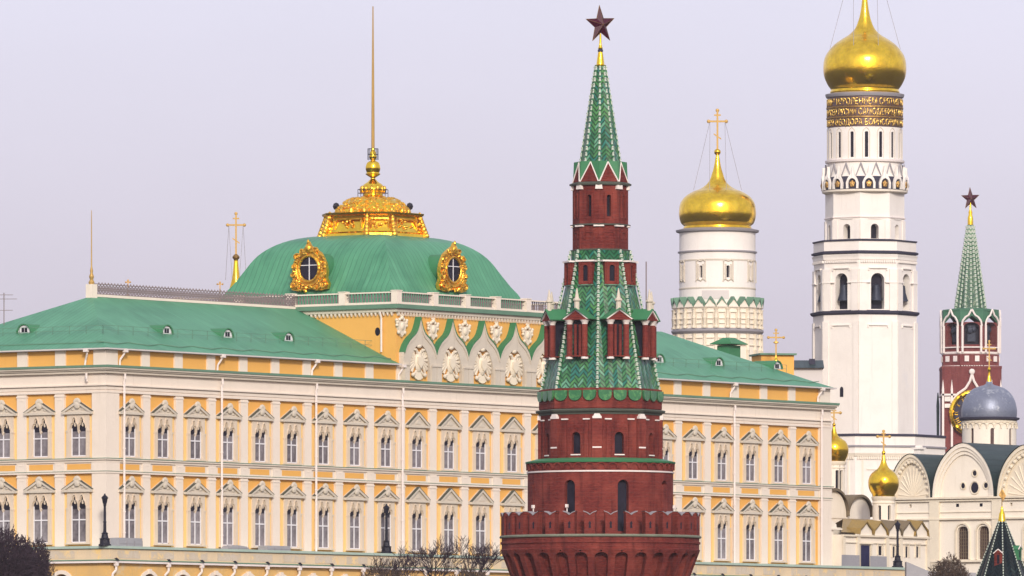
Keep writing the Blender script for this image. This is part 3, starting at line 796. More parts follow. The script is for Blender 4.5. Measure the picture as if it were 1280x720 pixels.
for k in range(8):
    a = Vector((*oc[k], 0)); b = Vector((*oc[(k+1)%8], 0)); d = (b - a); l = d.length; d.normalize(); n = Vector((d.y, -d.x, 0))
    for q in ((.14, .86),):
        p0 = a + d*l*q[0] + n*.1; p1 = a + d*l*q[1] + n*.1
        for za, zb in ((276, 276), (291, 291)): orn.tube((p0.x, p0.y, hh_(za)), (p1.x, p1.y, hh_(zb)), .12, n=5)
        orn.tube((p0.x, p0.y, hh_(276)), (p0.x, p0.y, hh_(291)), .12, n=5); orn.tube((p1.x, p1.y, hh_(276)), (p1.x, p1.y, hh_(291)), .12, n=5)
    # scrolls on the corners
    for y, r in ((293, .42), (288, .32), (281, .3), (274, .36), (270, .34)): orn.ell((a.x*1.0, a.y*1.0, hh_(y)), (r*.7, r*.7, r*.9), 7, 5)
    for i in range(9): 
        p = a + d*l*rnd.uniform(.25, .75) + n*.12; orn.ell((p.x, p.y, hh_(rnd.uniform(278, 289))), (.16, .16, .14), 6, 4)
orn.build('lantern_ornament', 'goldorn', lantern, ang=60)
up = MB(); up.lathe(smooth_prof([(46*ks, hh_(268)), (45*ks, hh_(264)), (41*ks, hh_(258)), (33*ks, hh_(251)), (23*ks, hh_(247.5)), (14.5*ks, hh_(245.5)), (12.5*ks, hh_(243)), (14*ks, hh_(240)), (15.5*ks, hh_(237)), (12*ks, hh_(231)), (7*ks, hh_(227.5)), (3.4*ks, hh_(224)), (3.2*ks, hh_(222)), (6.5*ks, hh_(220)), (9.4*ks, hh_(217.5)), (8*ks, hh_(216)), (9.3*ks, hh_(210)), (7.5*ks, hh_(203.5)), (3.4*ks, hh_(201)), (3*ks, hh_(200)), (4.6*ks, hh_(197)), (4.2*ks, hh_(193)), (2.6*ks, hh_(188)), (2.2*ks, hh_(186))], 4), 28)
up.build('lantern_cupola', 'gold', lantern, ang=60)
sc2 = MB()
cpf = [(267, 46), (264, 45), (260, 42.5), (255.5, 38), (251.4, 32.6), (248.2, 25)]
for i in range(520):
    q = rnd.random()*4.99; j = int(q); f_ = q - j; y = cpf[j][0] + (cpf[j+1][0]-cpf[j][0])*f_; r = cpf[j][1] + (cpf[j+1][1]-cpf[j][1])*f_
    a = rnd.uniform(0, 2*math.pi); sc2.ell((r*ks*math.cos(a), r*ks*math.sin(a), hh_(y)), (rnd.uniform(.10, .24), rnd.uniform(.10, .24), rnd.uniform(.10, .2)), 5, 4)
for k in range(12):
    a = 2*math.pi*k/12; sc2.ell((14.5*ks*math.cos(a), 14.5*ks*math.sin(a), hh_(237)), (.2, .2, .4), 6, 4)
rnd = random.Random(77)
for i in range(16):
    a = 2*math.pi*i/16
    sc2.ell((45.5*ks*math.cos(a), 45.5*ks*math.sin(a), hh_(265.5)), (.24, .24, .4), 6, 4)
for k_ in range(8):
    c0 = oc[k_]
    for j in range(7): q = j/6; f_ = 1.14 - .14*q; sc2.ell((c0[0]*f_, c0[1]*f_, hh_(296 - 26*q)), (.34 - .12*q, .34 - .12*q, .36), 6, 4)
sc2.build('cupola_scales', 'goldorn', lantern, ang=60)
MB().lathe([(2.2*ks, hh_(187)), (2.0*ks, hh_(150)), (1.5*ks, hh_(90)), (1.0*ks, hh_(40)), (.7*ks, hh_(8))], 8).build('flagpole', 'crossgold', lantern)
wr = MB()
for y0, y1, r in ((186, 200, 6.5), (237, 246, 19)):
    for k in range(8):
        a = 2*math.pi*k/8; b = 2*math.pi*(k+1)/8; P = lambda q, y: (r*ks*math.cos(q), r*ks*math.sin(q), hh_(y))
        wr.tube(P(a, y0), P(a, y1), .03, n=4)
        for y in (y0, (y0+y1)/2): wr.tube(P(a, y), P(b, y), .03, n=4)
for sx in (-1, 1):
    p = (sx*46*ks*CA, -sx*46*ks*SA, hh_(264)); wr.tube(p, (p[0], p[1], hh_(256)), .06, n=4); wr.ell((p[0], p[1], hh_(258)), (.35, .35, .4), 6, 4)
wr.build('service_rail', 'iron', lantern, merge=False)

# gables (ogee), reliefs and cartouches on the front of the block
gc = [49.8 + 5.4*i for i in range(5)]; hb = 2.7
k0 = 930/F; zA = 42.25 - G0
otl = [(0, 42.3), (.14, 41.9), (.32, 41.45), (.52, 41.05), (.78, 40.72), (1.1, 40.5), (1.5, 40.25), (1.9, 39.95), (2.3, 39.5), (2.55, 39.1), (2.7, 38.7)]
def oz(x):
    x = abs(x)
    for (a, za), (b, zb) in zip(otl[:-1], otl[1:]):
        if x <= b: return za + (zb-za)*(x-a)/(b-a) - G0
    return otl[-1][1] - G0
def opz(x):
    return (36.6 + 3.0*math.sqrt(max(0, 1 - (x/1.75)**2))) - G0
xs_ = sorted({round(-hb + 2*hb*i/54, 4) for i in range(55)} | {-1.75, 1.75})
fm = MB(); dp = -.62
for a, b in zip(xs_[:-1], xs_[1:]):
    ins = abs((a+b)/2) < 1.75
    lo = (lambda x: opz(x)) if ins else (lambda x: z_at + .06)
    fm.face([(a, dp, lo(a)), (b, dp, lo(b)), (b, dp, oz(b)), (a, dp, oz(a))])
    fm.face([(a, dp, oz(a)), (b, dp, oz(b)), (b, 0, oz(b)), (a, 0, oz(a))])
    if ins: fm.face([(a, dp, lo(a)), (b, dp, lo(b)), (b, -.2, lo(b)), (a, -.2, lo(a))])
    # raised inner moulding
    z1a, z1b = oz(a) - .42, oz(b) - .42
    fm.face([(a, dp-.1, oz(a)-.02), (b, dp-.1, oz(b)-.02), (b, dp-.1, z1b), (a, dp-.1, z1a)]); fm.face([(a, dp-.1, z1a), (b, dp-.1, z1b), (b, dp, z1b), (a, dp, z1a)])
for sg in (-1, 1):
    fm.face([(sg*1.75, dp, z_at+.06), (sg*1.75, -.2, z_at+.06), (sg*1.75, -.2, opz(1.75)), (sg*1.75, dp, opz(1.75))])
    fm.face([(sg*hb, dp, z_at+.06), (sg*hb, 0, z_at+.06), (sg*hb, 0, oz(hb)), (sg*hb, dp, oz(hb))])
    a, b = sorted((sg*1.86, sg*2.66)); fm.box(a, b, dp - .12, dp, z_at + .06, 37.45 - G0); fm.box(a - .04, b + .0, dp - .2, dp, 37.45 - G0, 37.62 - G0)
gab = fm.build('ogee_gable', 'stone', palace, loc=(gc[0], 0, 0))
gg = MB()
for a, b in zip(xs_[:-1], xs_[1:]):
    for y0, y1 in ((dp - .16, 0),):
        gg.face([(a, y0, oz(a)+.10), (b, y0, oz(b)+.10), (b, y1, oz(b)+.10), (a, y1, oz(a)+.10)]); gg.face([(a, y0, oz(a)+.10), (b, y0, oz(b)+.10), (b, y0, oz(b)-.03), (a, y0, oz(a)-.03)])
        gg.face([(a, y0, oz(a)-.03), (b, y0, oz(b)-.03), (b, dp-.09, oz(b)-.03), (a, dp-.09, oz(a)-.03)])
gg.build('gable_flashing', 'green', gab)
MB().prism([(x, (opz(x) + .3 if abs(x) < 1.75 else z_at + .3)) for x in [-1.749, -1.5, -1.0, -.5, 0, .5, 1.0, 1.5, 1.749]] + [(1.749, z_at + .1), (-1.749, z_at + .1)], -.22, -.02).build('niche_panel', 'yellow', gab)
eg = MB(); zc_ = 37.9 - G0; rnd = random.Random(2)
eg.ell((0, -.5, zc_), (.5, .35, .95), 10, 7)              # body
eg.prism([(-.36, zc_+.45), (.36, zc_+.45), (.36, zc_-.15), (0, zc_-.55), (-.36, zc_-.15)], -.95, -.6)   # shield
for sg in (-1, 1):
    eg.path([(sg*.15, -.55, zc_+.7), (sg*.35, -.6, zc_+1.0), (sg*.5, -.62, zc_+1.1)], .15, 6); eg.ell((sg*.58, -.65, zc_+1.08), (.2, .15, .13), 7, 4)
    for i in range(7):          # wing feathers
        q = i/6; a = R(62 - 118*q); l = 1.15 - .1*q
        p = (sg*(.35 + l*.62*math.cos(a)), -.42, zc_ + .15 + l*.95*math.sin(a)); eg.tube((sg*.3, -.45, zc_ + .15), (sg*min(1.22, .35 + l*math.cos(a)), -.45, zc_ + .1 + l*1.15*math.sin(a)), .1, .16, 5)
    eg.path([(sg*.3, -.5, zc_-.75), (sg*.55, -.55, zc_-1.05), (sg*.75, -.55, zc_-1.15)], .12, 5); eg.ell((sg*.82, -.6, zc_-1.15), (.24, .2, .2), 7, 5)
for i in range(5): a = R(-90 + (i-2)*17); eg.tube((0, -.45, zc_-.6), (.9*math.cos(a), -.45, zc_-.55 + 1.05*math.sin(a)), .08, .17, 5)
eg.ell((0, -.6, zc_+1.42), (.34, .25, .2), 8, 5)
for x in (-.28, -.1, .1, .28): eg.ell((x, -.62, zc_+1.58), (.08, .1, .16), 6, 4)
eg.v = [(x*1.22, -.2 + (y + .2)*.75, zc_ + (z - zc_)*1.12 - .02) for x, y, z in eg.v]
eg.build('eagle_relief', 'limecarve', gab, ang=50)
for t in gc[1:]: dup(gab, palace, (t, 0, 0))
ct = MB()
ct.prism([(-.55, .6), (.55, .6), (.62, 0), (.4, -.55), (0, -.95), (-.4, -.55), (-.62, 0)], -.3, 0)
for sg in (-1, 1):
    for x, z, r in ((.72, .5, .22), (.78, .2, .16), (.85, .72, .16), (.5, -.5, .2), (.35, .78, .18)): ct.ell((sg*x, -.22, z), (r, .18, r), 7, 5)
ct.ell((0, -.28, .1), (.32, .2, .42), 8, 5); ct.ell((0, -.25, .95), (.28, .2, .22), 8, 5)
for x in (-.2, 0, .2): ct.ell((x, -.25, 1.2), (.08, .08, .13), 5, 4)
ctz = 41.25 - G0
cto = ct.build('cartouche', 'limecarve', palace, ang=50, loc=(gc[0] - 2.55, 0, ctz))
for t in gc: dup(cto, palace, (t + 2.7, 0, ctz - .15))
# little round opening and pipe on the side of the block
bq = bpx(472, T0); m = MB(Matrix.Translation((T0, bq, Hl(414.5, T0, bq))) @ Matrix.Rotation(R(-90), 4, 'Z'))
m.prism([(.3*math.cos(2*math.pi*i/16), .42*math.sin(2*math.pi*i/16)) for i in range(16)], -.03, .01); m.build('round_vent', 'dark', palace)
# downpipes
def downpipe(t, ztop, zbot, y=-.42, side=False):
    m = MB(Matrix.Rotation(R(-90), 4, 'Z')) if side else MB()
    a = t
    m.box(a-.22, a+.22, -.86, -.5, ztop - .35, ztop - .06)
    m.path([(a, -.66, ztop - .3), (a, -.5, ztop - .5), (a - .35, -.28, z_at + .6), (a - .42, -.3, z_at + .07)], .10, 6)
    m.path([(a, -.62, z_co - .25), (a, -.62, z_co - .8), (a, -.52, z_co - 1.0), (a, -.52, zbot)], .115, 6)
    for z in [q for q in (z_fr + .1, z_s2 + 1, z_s1 - 1, 8, 10) if q > zbot]: m.tube((a, -.52, z - .06), (a, -.52, z + .06), .16, n=6)
    m.build('downpipe', 'whitestone', palace)
for px in (150, 272, 390, 498, 913, 1022): downpipe(tpx(px), z_ev, z_base - .1)
downpipe(-bpx(113), z_ev, z_co - 1.0, side=True)
bq = bpx(478.5, T0); m = MB()
m.path([(T0 - .5, bq, zbal0 - .7), (T0 - .25, bq, zbal0 - 1.4), (T0 - .25, bq, Hl(440, T0, bq))], .1, 6).build('downpipe', 'whitestone', palace)

# ---- lower gallery with the terrace
g_t1 = tpx(1133, -2.5); GP = 2.5
gal = thing('terrace_gallery', 'low yellow arcaded gallery with a weathered parapet along the foot of the palace', 'gallery', (PC[0], PC[1], G0), AL)
zt = Hl(681.2) - .15
gw = MB(); 
arch_t = [win_t[0] + 5.2*i for i in range(-1, 26)]; arch_b = [3.3 + 4.75*i for i in range(5)]
gpane = {}
gw.wall(flatmap((0, -GP, 0), (1, 0, 0), (0, -1, 0)), -GP, g_t1, -.5, zt - 1.45, [(a, 1.15, .1, 2.95, 4.02) for a in arch_t if 1 < a < g_t1 - 2], .5, gpane, 4)
gw.wall(flatmap((-GP, 0, 0), (0, -1, 0), (-1, 0, 0)), -W - GP, GP, -.5, zt - 1.45, [(-b, 1.05, .1, 2.95, 3.98) for b in arch_b], .5, gpane, 4)
gw.box(g_t1 - .6, g_t1, -GP + .005, 14, -.5, zt - 1.45)
gw.build('gallery_wall', 'ochrewall', gal)
build_each(gpane, 'arched_window', 'brownglass', gal)
av = MB()
def arch_ring(m, fm_, ac, r0, r1, zs, h0, h1, d0):
    A = [math.pi*i/12 for i in range(13)]
    for a, b in zip(A[:-1], A[1:]):
        P = lambda q, r, h, d: fm_(ac + r*math.cos(q), d, zs + h*math.sin(q))
        m.face([P(a,r0,h0,d0),P(b,r0,h0,d0),P(b,r1,h1,d0),P(a,r1,h1,d0)]); m.face([P(a,r1,h1,d0),P(b,r1,h1,d0),P(b,r1,h1,.0),P(a,r1,h1,.0)]); m.face([P(a,r0,h0,d0),P(b,r0,h0,d0),P(b,r0,h0,.0),P(a,r0,h0,.0)])
F1 = flatmap((0, -GP, 0), (1, 0, 0), (0, -1, 0)); F2 = flatmap((-GP, 0, 0), (0, -1, 0), (-1, 0, 0))
for a in arch_t:
    if 1 < a < g_t1 - 2: arch_ring(av, F1, a, 1.17, 1.55, 2.95, 1.09, 1.45, -.15); av.box(a-.22, a+.22, -GP-.25, -GP, 4.05, 4.5)
for b in arch_b: arch_ring(av, F2, -b, 1.07, 1.45, 2.95, 1.05, 1.42, -.15)
av.build('archivolts', 'white', gal)
pp = MB(); pp.box(-GP-.1, g_t1+.1, -GP-.1, 0, zt - 1.3, zt - .28); pp.box(-GP-.1, 0, 0.003, W+GP, zt - 1.3, zt - .28); pp.box(L+.5, g_t1+.1, .003, 14, zt-1.3, zt-.28)
pp.build('parapet', 'weather', gal)
pq = MB(); rnd = random.Random(5)
x = -1.5
while x < g_t1 - 4:
    wq = rnd.uniform(3.2, 3.7); pq.box(x, x + wq, -GP-.13, -GP-.05, zt - 1.15, zt - .42); x += 5.2
for b in arch_b: pq.box(-GP-.13, -GP-.05, b - 1.6, b + 1.6, zt - 1.15, zt - .42)
pq.build('parapet_panels', 'panelstone', gal)
pe = MB(); pe.box(-GP-.3, g_t1+.3, -GP-.3, .3, zt - .24, zt); pe.box(-GP-.3, .3, .303, W+GP, zt - .24, zt); pe.build('coping', 'edgepale', gal)
ge = MB(); ge.box(-GP-.22, g_t1+.2, -GP-.22, -GP+.2, zt - 1.40, zt - 1.30); ge.box(-GP-.22, -GP+.2, -GP+.203, W+GP, zt - 1.40, zt - 1.30); ge.build('parapet_flashing', 'edge', gal)
gu = MB(); gu.box(-GP-.45, g_t1+.2, -GP-.45, -GP+.1, zt - 1.62, zt - 1.44); gu.box(-GP-.45, -GP+.1, -GP+.103, W+GP, zt - 1.62, zt - 1.44)
gu.build('gutter', 'whitestone', gal)
gp = None
def galpipe(loc, rot):
    global gp
    if gp is None:
        m = MB(); m.box(-.17, .17, -.58, -.25, zt - 1.9, zt - 1.6); m.path([(0, -.4, zt - 1.9), (0, -.4, zt - 2.3), (-.25, -.15, zt - 2.7), (-.25, -.15, -.4)], .12, 6)
        gp = m.build('downpipe', 'whitestone', gal, loc=loc, rot=rot)
        MB().prism([(-.5, zt-1.2), (-.25, zt-1.14), (.08, zt-1.32), (.1, zt-1.41), (-.15, zt-1.38)], -.7, -.55).build('spout', 'iron', gp)
    else: dup(gp, gal, loc, rot)
for i, a in enumerate(arch_t):
    if 1 < a + 2.6 < g_t1 - 1: galpipe((a + 2.6, -GP, 0), 0)
galpipe((-GP + .45, -GP, 0), 0)

# terrace lamps
def lamp(px, yb, yt, label, bb=-GP + .5):
    t = tpx(px, bb); loc = (PC[0] + CA*t - SA*bb, PC[1] + SA*t + CA*bb, G0 + zt)
    k = loc[1]/F; H = (yb - yt)*k + .1
    o = thing('street_lamp', label, 'street lamp', loc, AL, 'black cast iron lamps on the terrace edge')
    MB().lathe([(.62, 0), (.62, .14), (.50, .2), (.48, .60), (.56, .66), (.36, .76), (.29, 1.1), (.34, 1.18), (.17, 1.32)], 8, R(22.5)).build('lamp_base', 'iron', o)
    MB().lathe([(.16, 1.2), (.14, 2.2), (.19, 2.25), (.13, 2.35), (.12, H - 1.15), (.2, H - 1.08), (.1, H - 1.0)], 8).build('lamp_post', 'iron', o)
    MB().lathe([(.1, H - 1.02), (.19, H - .95), (.28, H - .48), (.36, H - .44), (.25, H - .28), (.1, H - .15), (.06, H)], 8).build('lantern_head', 'iron', o)
lamp(131, 680, 616, 'black terrace lamp in front of the rounded corner pier of the palace, leftmost of three')
lamp(483, 690, 629, 'black terrace lamp on the parapet halfway along the palace facade')
lamp(1122, 709.5, 652, 'black terrace lamp standing right of the palace before the small white church')
def eqbox(px0, px1, h, label, flat=False):
    bb = -1.9; t0, t1 = tpx(px0, bb), tpx(px1, bb)
    o = thing('equipment_box', label, 'equipment box', (PC[0] + CA*t0 - SA*bb, PC[1] + SA*t0 + CA*bb, G0 + zt), AL, 'grey sheet metal boxes on the terrace')
    m = MB(); n = max(2, int((t1-t0)/1.1))
    if flat: m.prism([(0, .02), (t1-t0, .02), (t1-t0-.25, h*.7), ((t1-t0)*.45, h), (.5, h*.75)], 0, 1.1)
    else:
        m.box(0, t1-t0, 0, 1.1, .02, h)
    m.build('casing', 'greybox', o)
    q = MB()
    for i in range(n + 1): x = (t1-t0)*i/n; q.box(max(x-.04, 0), min(x+.04, t1-t0), -.04, -.003, .04, h*.68)
    q.box(0, t1-t0, -.05, -.041, h*.3, h*.36)
    q.build('casing_ribs', 'greyledge', o)
eqbox(149, 178, .82, 'tall grey metal box on the terrace beside the corner lamp')
eqbox(286, 311, .42, 'dark low tarpaulin covered box on the terrace, left of the flat grey one', True)
eqbox(334, 363, .46, 'low long grey box on the terrace under the seventh bay', False)

# =====================================================================================
# FRONT BRICK TOWER
# =====================================================================================
p = PX(750.5, 740, -8.0)
TH = R(-3.6)
tower = thing('brick_tower', 'round red brick tower with green tiled spire and ruby star, nearest the camera', 'tower', p.loc)
k = p.k; E8 = math.pi/8; Ap_ = math.cos(E8)
def pxl(m, prof, n, th=0, name=None, mat=None, par=None, ang=32, uvm=False):
    m.lathe(p.P(prof), n, th, uvm=uvm)
    return m.build(name, mat, par or tower, ang=ang) if name else m
# foot to machicolation
pxl(MB(), [(112, 1050), (108, 900), (103, 780), (103, 722)], 64, name='lower_shaft', mat='brick')
# machicolation with arched niches
Rm = lambda z: (p.k*(112 + (124 - 112)*(z - p.h(722))/(p.h(690) - p.h(722)))) if z < p.h(690) else 124*p.k
nb = 30; mm = MB(); mp_ = {}; step = 2*math.pi/nb; Rr = 118*k
for i in range(nb):
    fmx = cylmap(Rm, Rr, i*step)
    hwid = Rr*step/2
    mm.wall(fmx, -hwid, hwid, p.h(760), p.h(690), [(0, hwid*.64, p.h(758), p.h(698), p.h(692.5))], .55, mp_, .5)
mm.lathe([(124*k, p.h(690)), (124.6*k, p.h(688)), (123.5*k, p.h(687)), (123.5*k, p.h(681)), (125*k, p.h(680.5)), (125*k, p.h(678)), (123.6*k, p.h(677.5)), (123.6*k, p.h(673))], 90, cap=False)
mm.build('machicolation', 'brick', tower); build_each(mp_, 'niche_back', 'brick', tower)
pxl(MB(), [(118, 673), (126, 673), (126.4, 671.5), (125, 670), (90, 669.6)], 90, name='battlement_ledge', mat='mossledge')
# merlons
mw = 6.9*k; mh = p.h(642) - p.h(670)
mer = MB(); mer.prism([(-mw, 0), (mw, 0), (mw, mh*.90), (mw*1.12, mh*.92), (mw*1.12, mh*1.0), (mw*.5, mh*.93), (0, mh*.84), (-mw*.5, mh*.93), (-mw*1.12, mh*1.0), (-mw*1.12, mh*.92), (-mw, mh*.90)], 0, .55)
mobj = mer.build('merlon', 'brick', tower)
sl_ = MB(); sl_.prism([(0, mh*.58), (.11, mh*.48), (.07, mh*.40), (.10, mh*.26), (-.10, mh*.26), (-.07, mh*.40), (-.11, mh*.48)], -.008, .03); sl_.build('arrow_slit', 'dark', mobj)
cpm = MB()
xs2 = [(-mw*1.2, mh*1.0), (-mw*.5, mh*.935), (0, mh*.845), (mw*.5, mh*.935), (mw*1.2, mh*1.0)]
for a, b in zip(xs2[:-1], xs2[1:]): cpm.face([(a[0], -.06, a[1]+.05), (b[0], -.06, b[1]+.05), (b[0], .6, b[1]+.05), (a[0], .6, a[1]+.05)]); cpm.face([(a[0], -.06, a[1]+.05), (b[0], -.06, b[1]+.05), (b[0], -.06, b[1]-.01), (a[0], -.06, a[1]-.01)])
cpm.build('merlon_cap', 'greyledge', mobj)
first = True
for i in range(nb):
    th = (i + .45)*step; x, y = 124*k*math.sin(th), -124*k*math.cos(th)
    if first: mobj.location = (x, y, p.h(670)); mobj.rotation_euler = (0, 0, th); first = False
    else: dup(mobj, tower, (x, y, p.h(670)), th)
# drum helper
def drum(Rpx, ytop, ybot, wins, name, depth=.45, mat='brick', pmat='dark', hx=None):
    m = MB(); pn_ = {}; Rw = Rpx*k
    holes = [(th*Rw, hw*k, p.h(yb), p.h(yt) - hw*k, p.h(yt)) for th, hw, yt, yb in wins]
    m.wall(cylmap(Rw, Rw), -math.pi*Rw, math.pi*Rw, p.h(ybot), p.h(ytop), holes, depth, pn_, .45)
    o = m.build(name, mat, tower, ang=25); build_each(pn_, 'opening', pmat, o); return o
def thx(px, Rpx): return math.asin(max(-1, min(1, (px - 750.5)/Rpx)))
w1 = []
for th in (thx(711.5, 91), thx(778, 91)): w1.append((th, 7.2, 602, 666))
d_ = w1[1][0] - w1[0][0]
for q in (2, 3, 4, 5, 6): w1.append(((w1[0][0] + q*d_ + math.pi) % (2*math.pi) - math.pi, 7.2, 602, 666))
w1 = w1[:7]
w1 = [w1[0], w1[1]] + [x for x in w1[2:] if 0.9 < abs(x[0]) < 3.0]
dr1 = drum(91, 578, 669.5, w1, 'lower_drum')
an = MB()
for i in range(40):
    fmx = cylmap(91.4*k, 91*k, i*2*math.pi/40); hwid = 91*k*math.pi/40
    arch_ring(an, fmx, 0, hwid*.72, hwid*.98, p.h(588), hwid*.9, hwid*1.15, -.10)
an.build('blind_arcade', 'brick', dr1)
pxl(MB(), [(90, 592.2), (92.3, 592), (92.5, 590.2), (90, 590)], 90, name='white_string', mat='whitestone', par=dr1)
pxl(MB(), [(88, 580), (93.5, 580), (94, 578), (80, 574.5), (75, 574)], 90, name='skirt_roof', mat='green', par=dr1)
# small niches on the sides
for px in (665, 829):
    th = thx(px, 91); m = MB(rotM(th, 91*k, 0)); m.box(-.35, .35, -.08, .1, p.h(660), p.h(607)); m.build('niche', 'brick', dr1)
# white floodlights on battlements
for px, yb in ((664, 641), (707, 640), (845, 640)):
    th = thx(px, 100); m = MB(rotM(th, 97*k, 0)); m.tube((0, 0, p.h(669)), (0, 0, p.h(634)), .05, n=5); m.box(-.10, .09, -.14, .08, p.h(636.5), p.h(632.5)); m.build('floodlight', 'whitestone', tower)
# upper octagonal drum with pilasters
m = MB(); pn_ = {}
for q in range(8):
    th = TH + (q + .5)*math.pi/4; fmx = octmap(76*k, th); hw_ = 76*k*math.sin(E8)
    m.wall(fmx, -hw_, hw_, p.h(577), p.h(494), [(0, 6*k, p.h(569), p.h(548), p.h(542))], .4, pn_, .5)
dr2 = m.build('upper_drum', 'brick', tower, ang=15); build_each(pn_, 'opening', 'dark', dr2)
dd = MB(); dw = MB()
for i in range(8):
    th = TH + i*math.pi/4
    m_ = rotM(th, 76*k, 0); dd.M = m_; dw.M = m_
    dd.box(-.40, .40, -.12, .3, p.h(575), p.h(525.5)); dw.box(-.36, .36, -.18, .1, p.h(525.4), p.h(522.5)); dw.prism([(-.30, p.h(522.5)), (.30, p.h(522.5)), (.2, p.h(519.5)), (-.2, p.h(519.5))], -.16, .1)
    dw.box(-.36, .36, -.15, .1, p.h(562.2), p.h(560.4))
    m_ = rotM(th + E8, 76*k*Ap_, 0); dd.M = m_; dw.M = m_
    for sg in (-1, 1):
        x = sg*.95; dd.box(x-.16, x+.16, -.10, .2, p.h(575), p.h(527)); dw.box(x-.28, x+.28, -.16, .1, p.h(526.8), p.h(525.2))
        dd.box(sg*.62-.05, sg*.62+.05, -.05, .2, p.h(571), p.h(537))
    dd.box(-.6, .6, -.05, .2, p.h(537), p.h(535.8))
    dw.box(-.42, .42, -.12, .1, p.h(571), p.h(569.6))
dd.build('pilasters', 'brick', dr2); dw.build('white_capitals', 'whitestone', dr2)
pxl(MB(), [(74, 520), (77, 519.8), (77.5, 517.4), (80.5, 516.6), (81.6, 514.6), (80.5, 513.6), (76, 512.8), (75.5, 512)], 8, TH, name='drum_cornice', mat='agedledge', par=dr2, ang=10)
pxl(MB(), [(75.9, 513), (77.0, 512), (77.0, 488), (73.5, 487)], 8, TH, name='upper_parapet', mat='brick', ang=10)
# great tiled tent
tent = MB(); tent.lathe(p.P([(77.6, 492), (73.5, 489), (36.5, 326)]), 8, TH, uvm=True)
tn = tent.build('tiled_tent', 'tile', tower, ang=10)
pxl(MB(), [(36.5, 328), (36.8, 313), (34.5, 312)], 8, TH, uvm=True, name='tile_collar', mat='tile', ang=10)
fr_ = MB()
Ap = math.cos(E8)
for q in range(8):
    th = TH + (q + .5)*math.pi/4; side = 2*77.5*k*math.sin(E8)
    for j in range(3):
        c_ = (j - 1)*side/3; r = side/6*.86
        fr_.M = rotM(th, 77.2*k*Ap, 0)
        lobe = [(c_ - r, p.h(490)), (c_ - r, p.h(496))] + [(c_ - r*math.cos(a), p.h(496) - (p.h(496)-p.h(503))*math.sin(a)) for a in [math.pi*i/8 for i in range(1, 8)]] + [(c_ + r, p.h(496)), (c_ + r, p.h(490))]
        fr_.prism(lobe, -.16, .12)
fr_.build('tile_fringe', 'tilegreen', tn)
def ribs(parent, r0, y0, r1, y1, n, sz, th0=0, every=1, kk=None, pp=None, mat='bead', mat2='tilegreen'):
    pp = pp or p
    for q in range(8):
        th = th0 + q*math.pi/4
        m = MB()
        A_ = Vector((r0*pp.k*math.sin(th), -r0*pp.k*math.cos(th), pp.h(y0))); B_ = Vector((r1*pp.k*math.sin(th), -r1*pp.k*math.cos(th), pp.h(y1))); u_ = (B_ - A_)/n
        for i in range(n):
            c = A_ + u_*(i + .5); s = sz*(1 + .10*((i*7 % 3) - 1))
            m.tube(c - u_*.30, c + u_*.22, s*1.0, s*.75, 5); m.ell(c + u_*.24 + Vector((math.sin(th), -math.cos(th), 0))*s*.4, (s, s, s*.7), 6, 4)
        m.cur = 1; m.tube(A_, B_, sz*.62, sz*.62, 5)
        m.build('crocket_rib', [mat, mat2], parent, ang=60)
ribs(tn, 74.2, 489, 36.9, 313, 31, .125, TH)
# upper little dormers on the tent
def at_tent(y): return (73.5 + (36.5 - 73.5)*(489 - y)/(489 - 326))
ud = None
for q in range(8):
    th = TH + (q + .5)*math.pi/4
    if ud is None:
        rr = at_tent(357)*k*Ap + .02
        zb, zt_ = p.h(357), p.h(329); m = MB(); pnm = {}
        m.wall(flatmap((0, -.22, 0), (1,0,0), (0,-1,0)), -.58, .58, zb, zt_, [(0, .22, zb + .25, zt_ - .45, zt_ - .25)], .16, pnm)
        for sg in (-1, 1): m.face([(sg*.58, -.22, zb), (sg*.58, 1.2, zb), (sg*.58, 1.2, zt_), (sg*.58, -.22, zt_)]); m.box(min(sg*.34, sg*.5), max(sg*.34, sg*.5), -.3, -.22, zb, zt_)
        m.face([(-.58, -.12, zb), (.58, -.12, zb), (.58, 1.2, zb), (-.58, 1.2, zb)])
        ud = m.build('tent_dormer', 'brick', tower, loc=(rr*math.sin(th), -rr*math.cos(th), 0), rot=th)
        build_each(pnm, 'opening', 'dark', ud)
        MB().box(-.8, .8, -.34, 1.3, zt_ + .003, zt_ + .13).build('dormer_ledge', 'whitestone', ud)
        MB().box(-.62, .62, -.2, .3, zb - .1, zb - .003).build('dormer_sill', 'edge', ud)
    else: dup(ud, tower, (rr*math.sin(th), -rr*math.cos(th), 0), th)
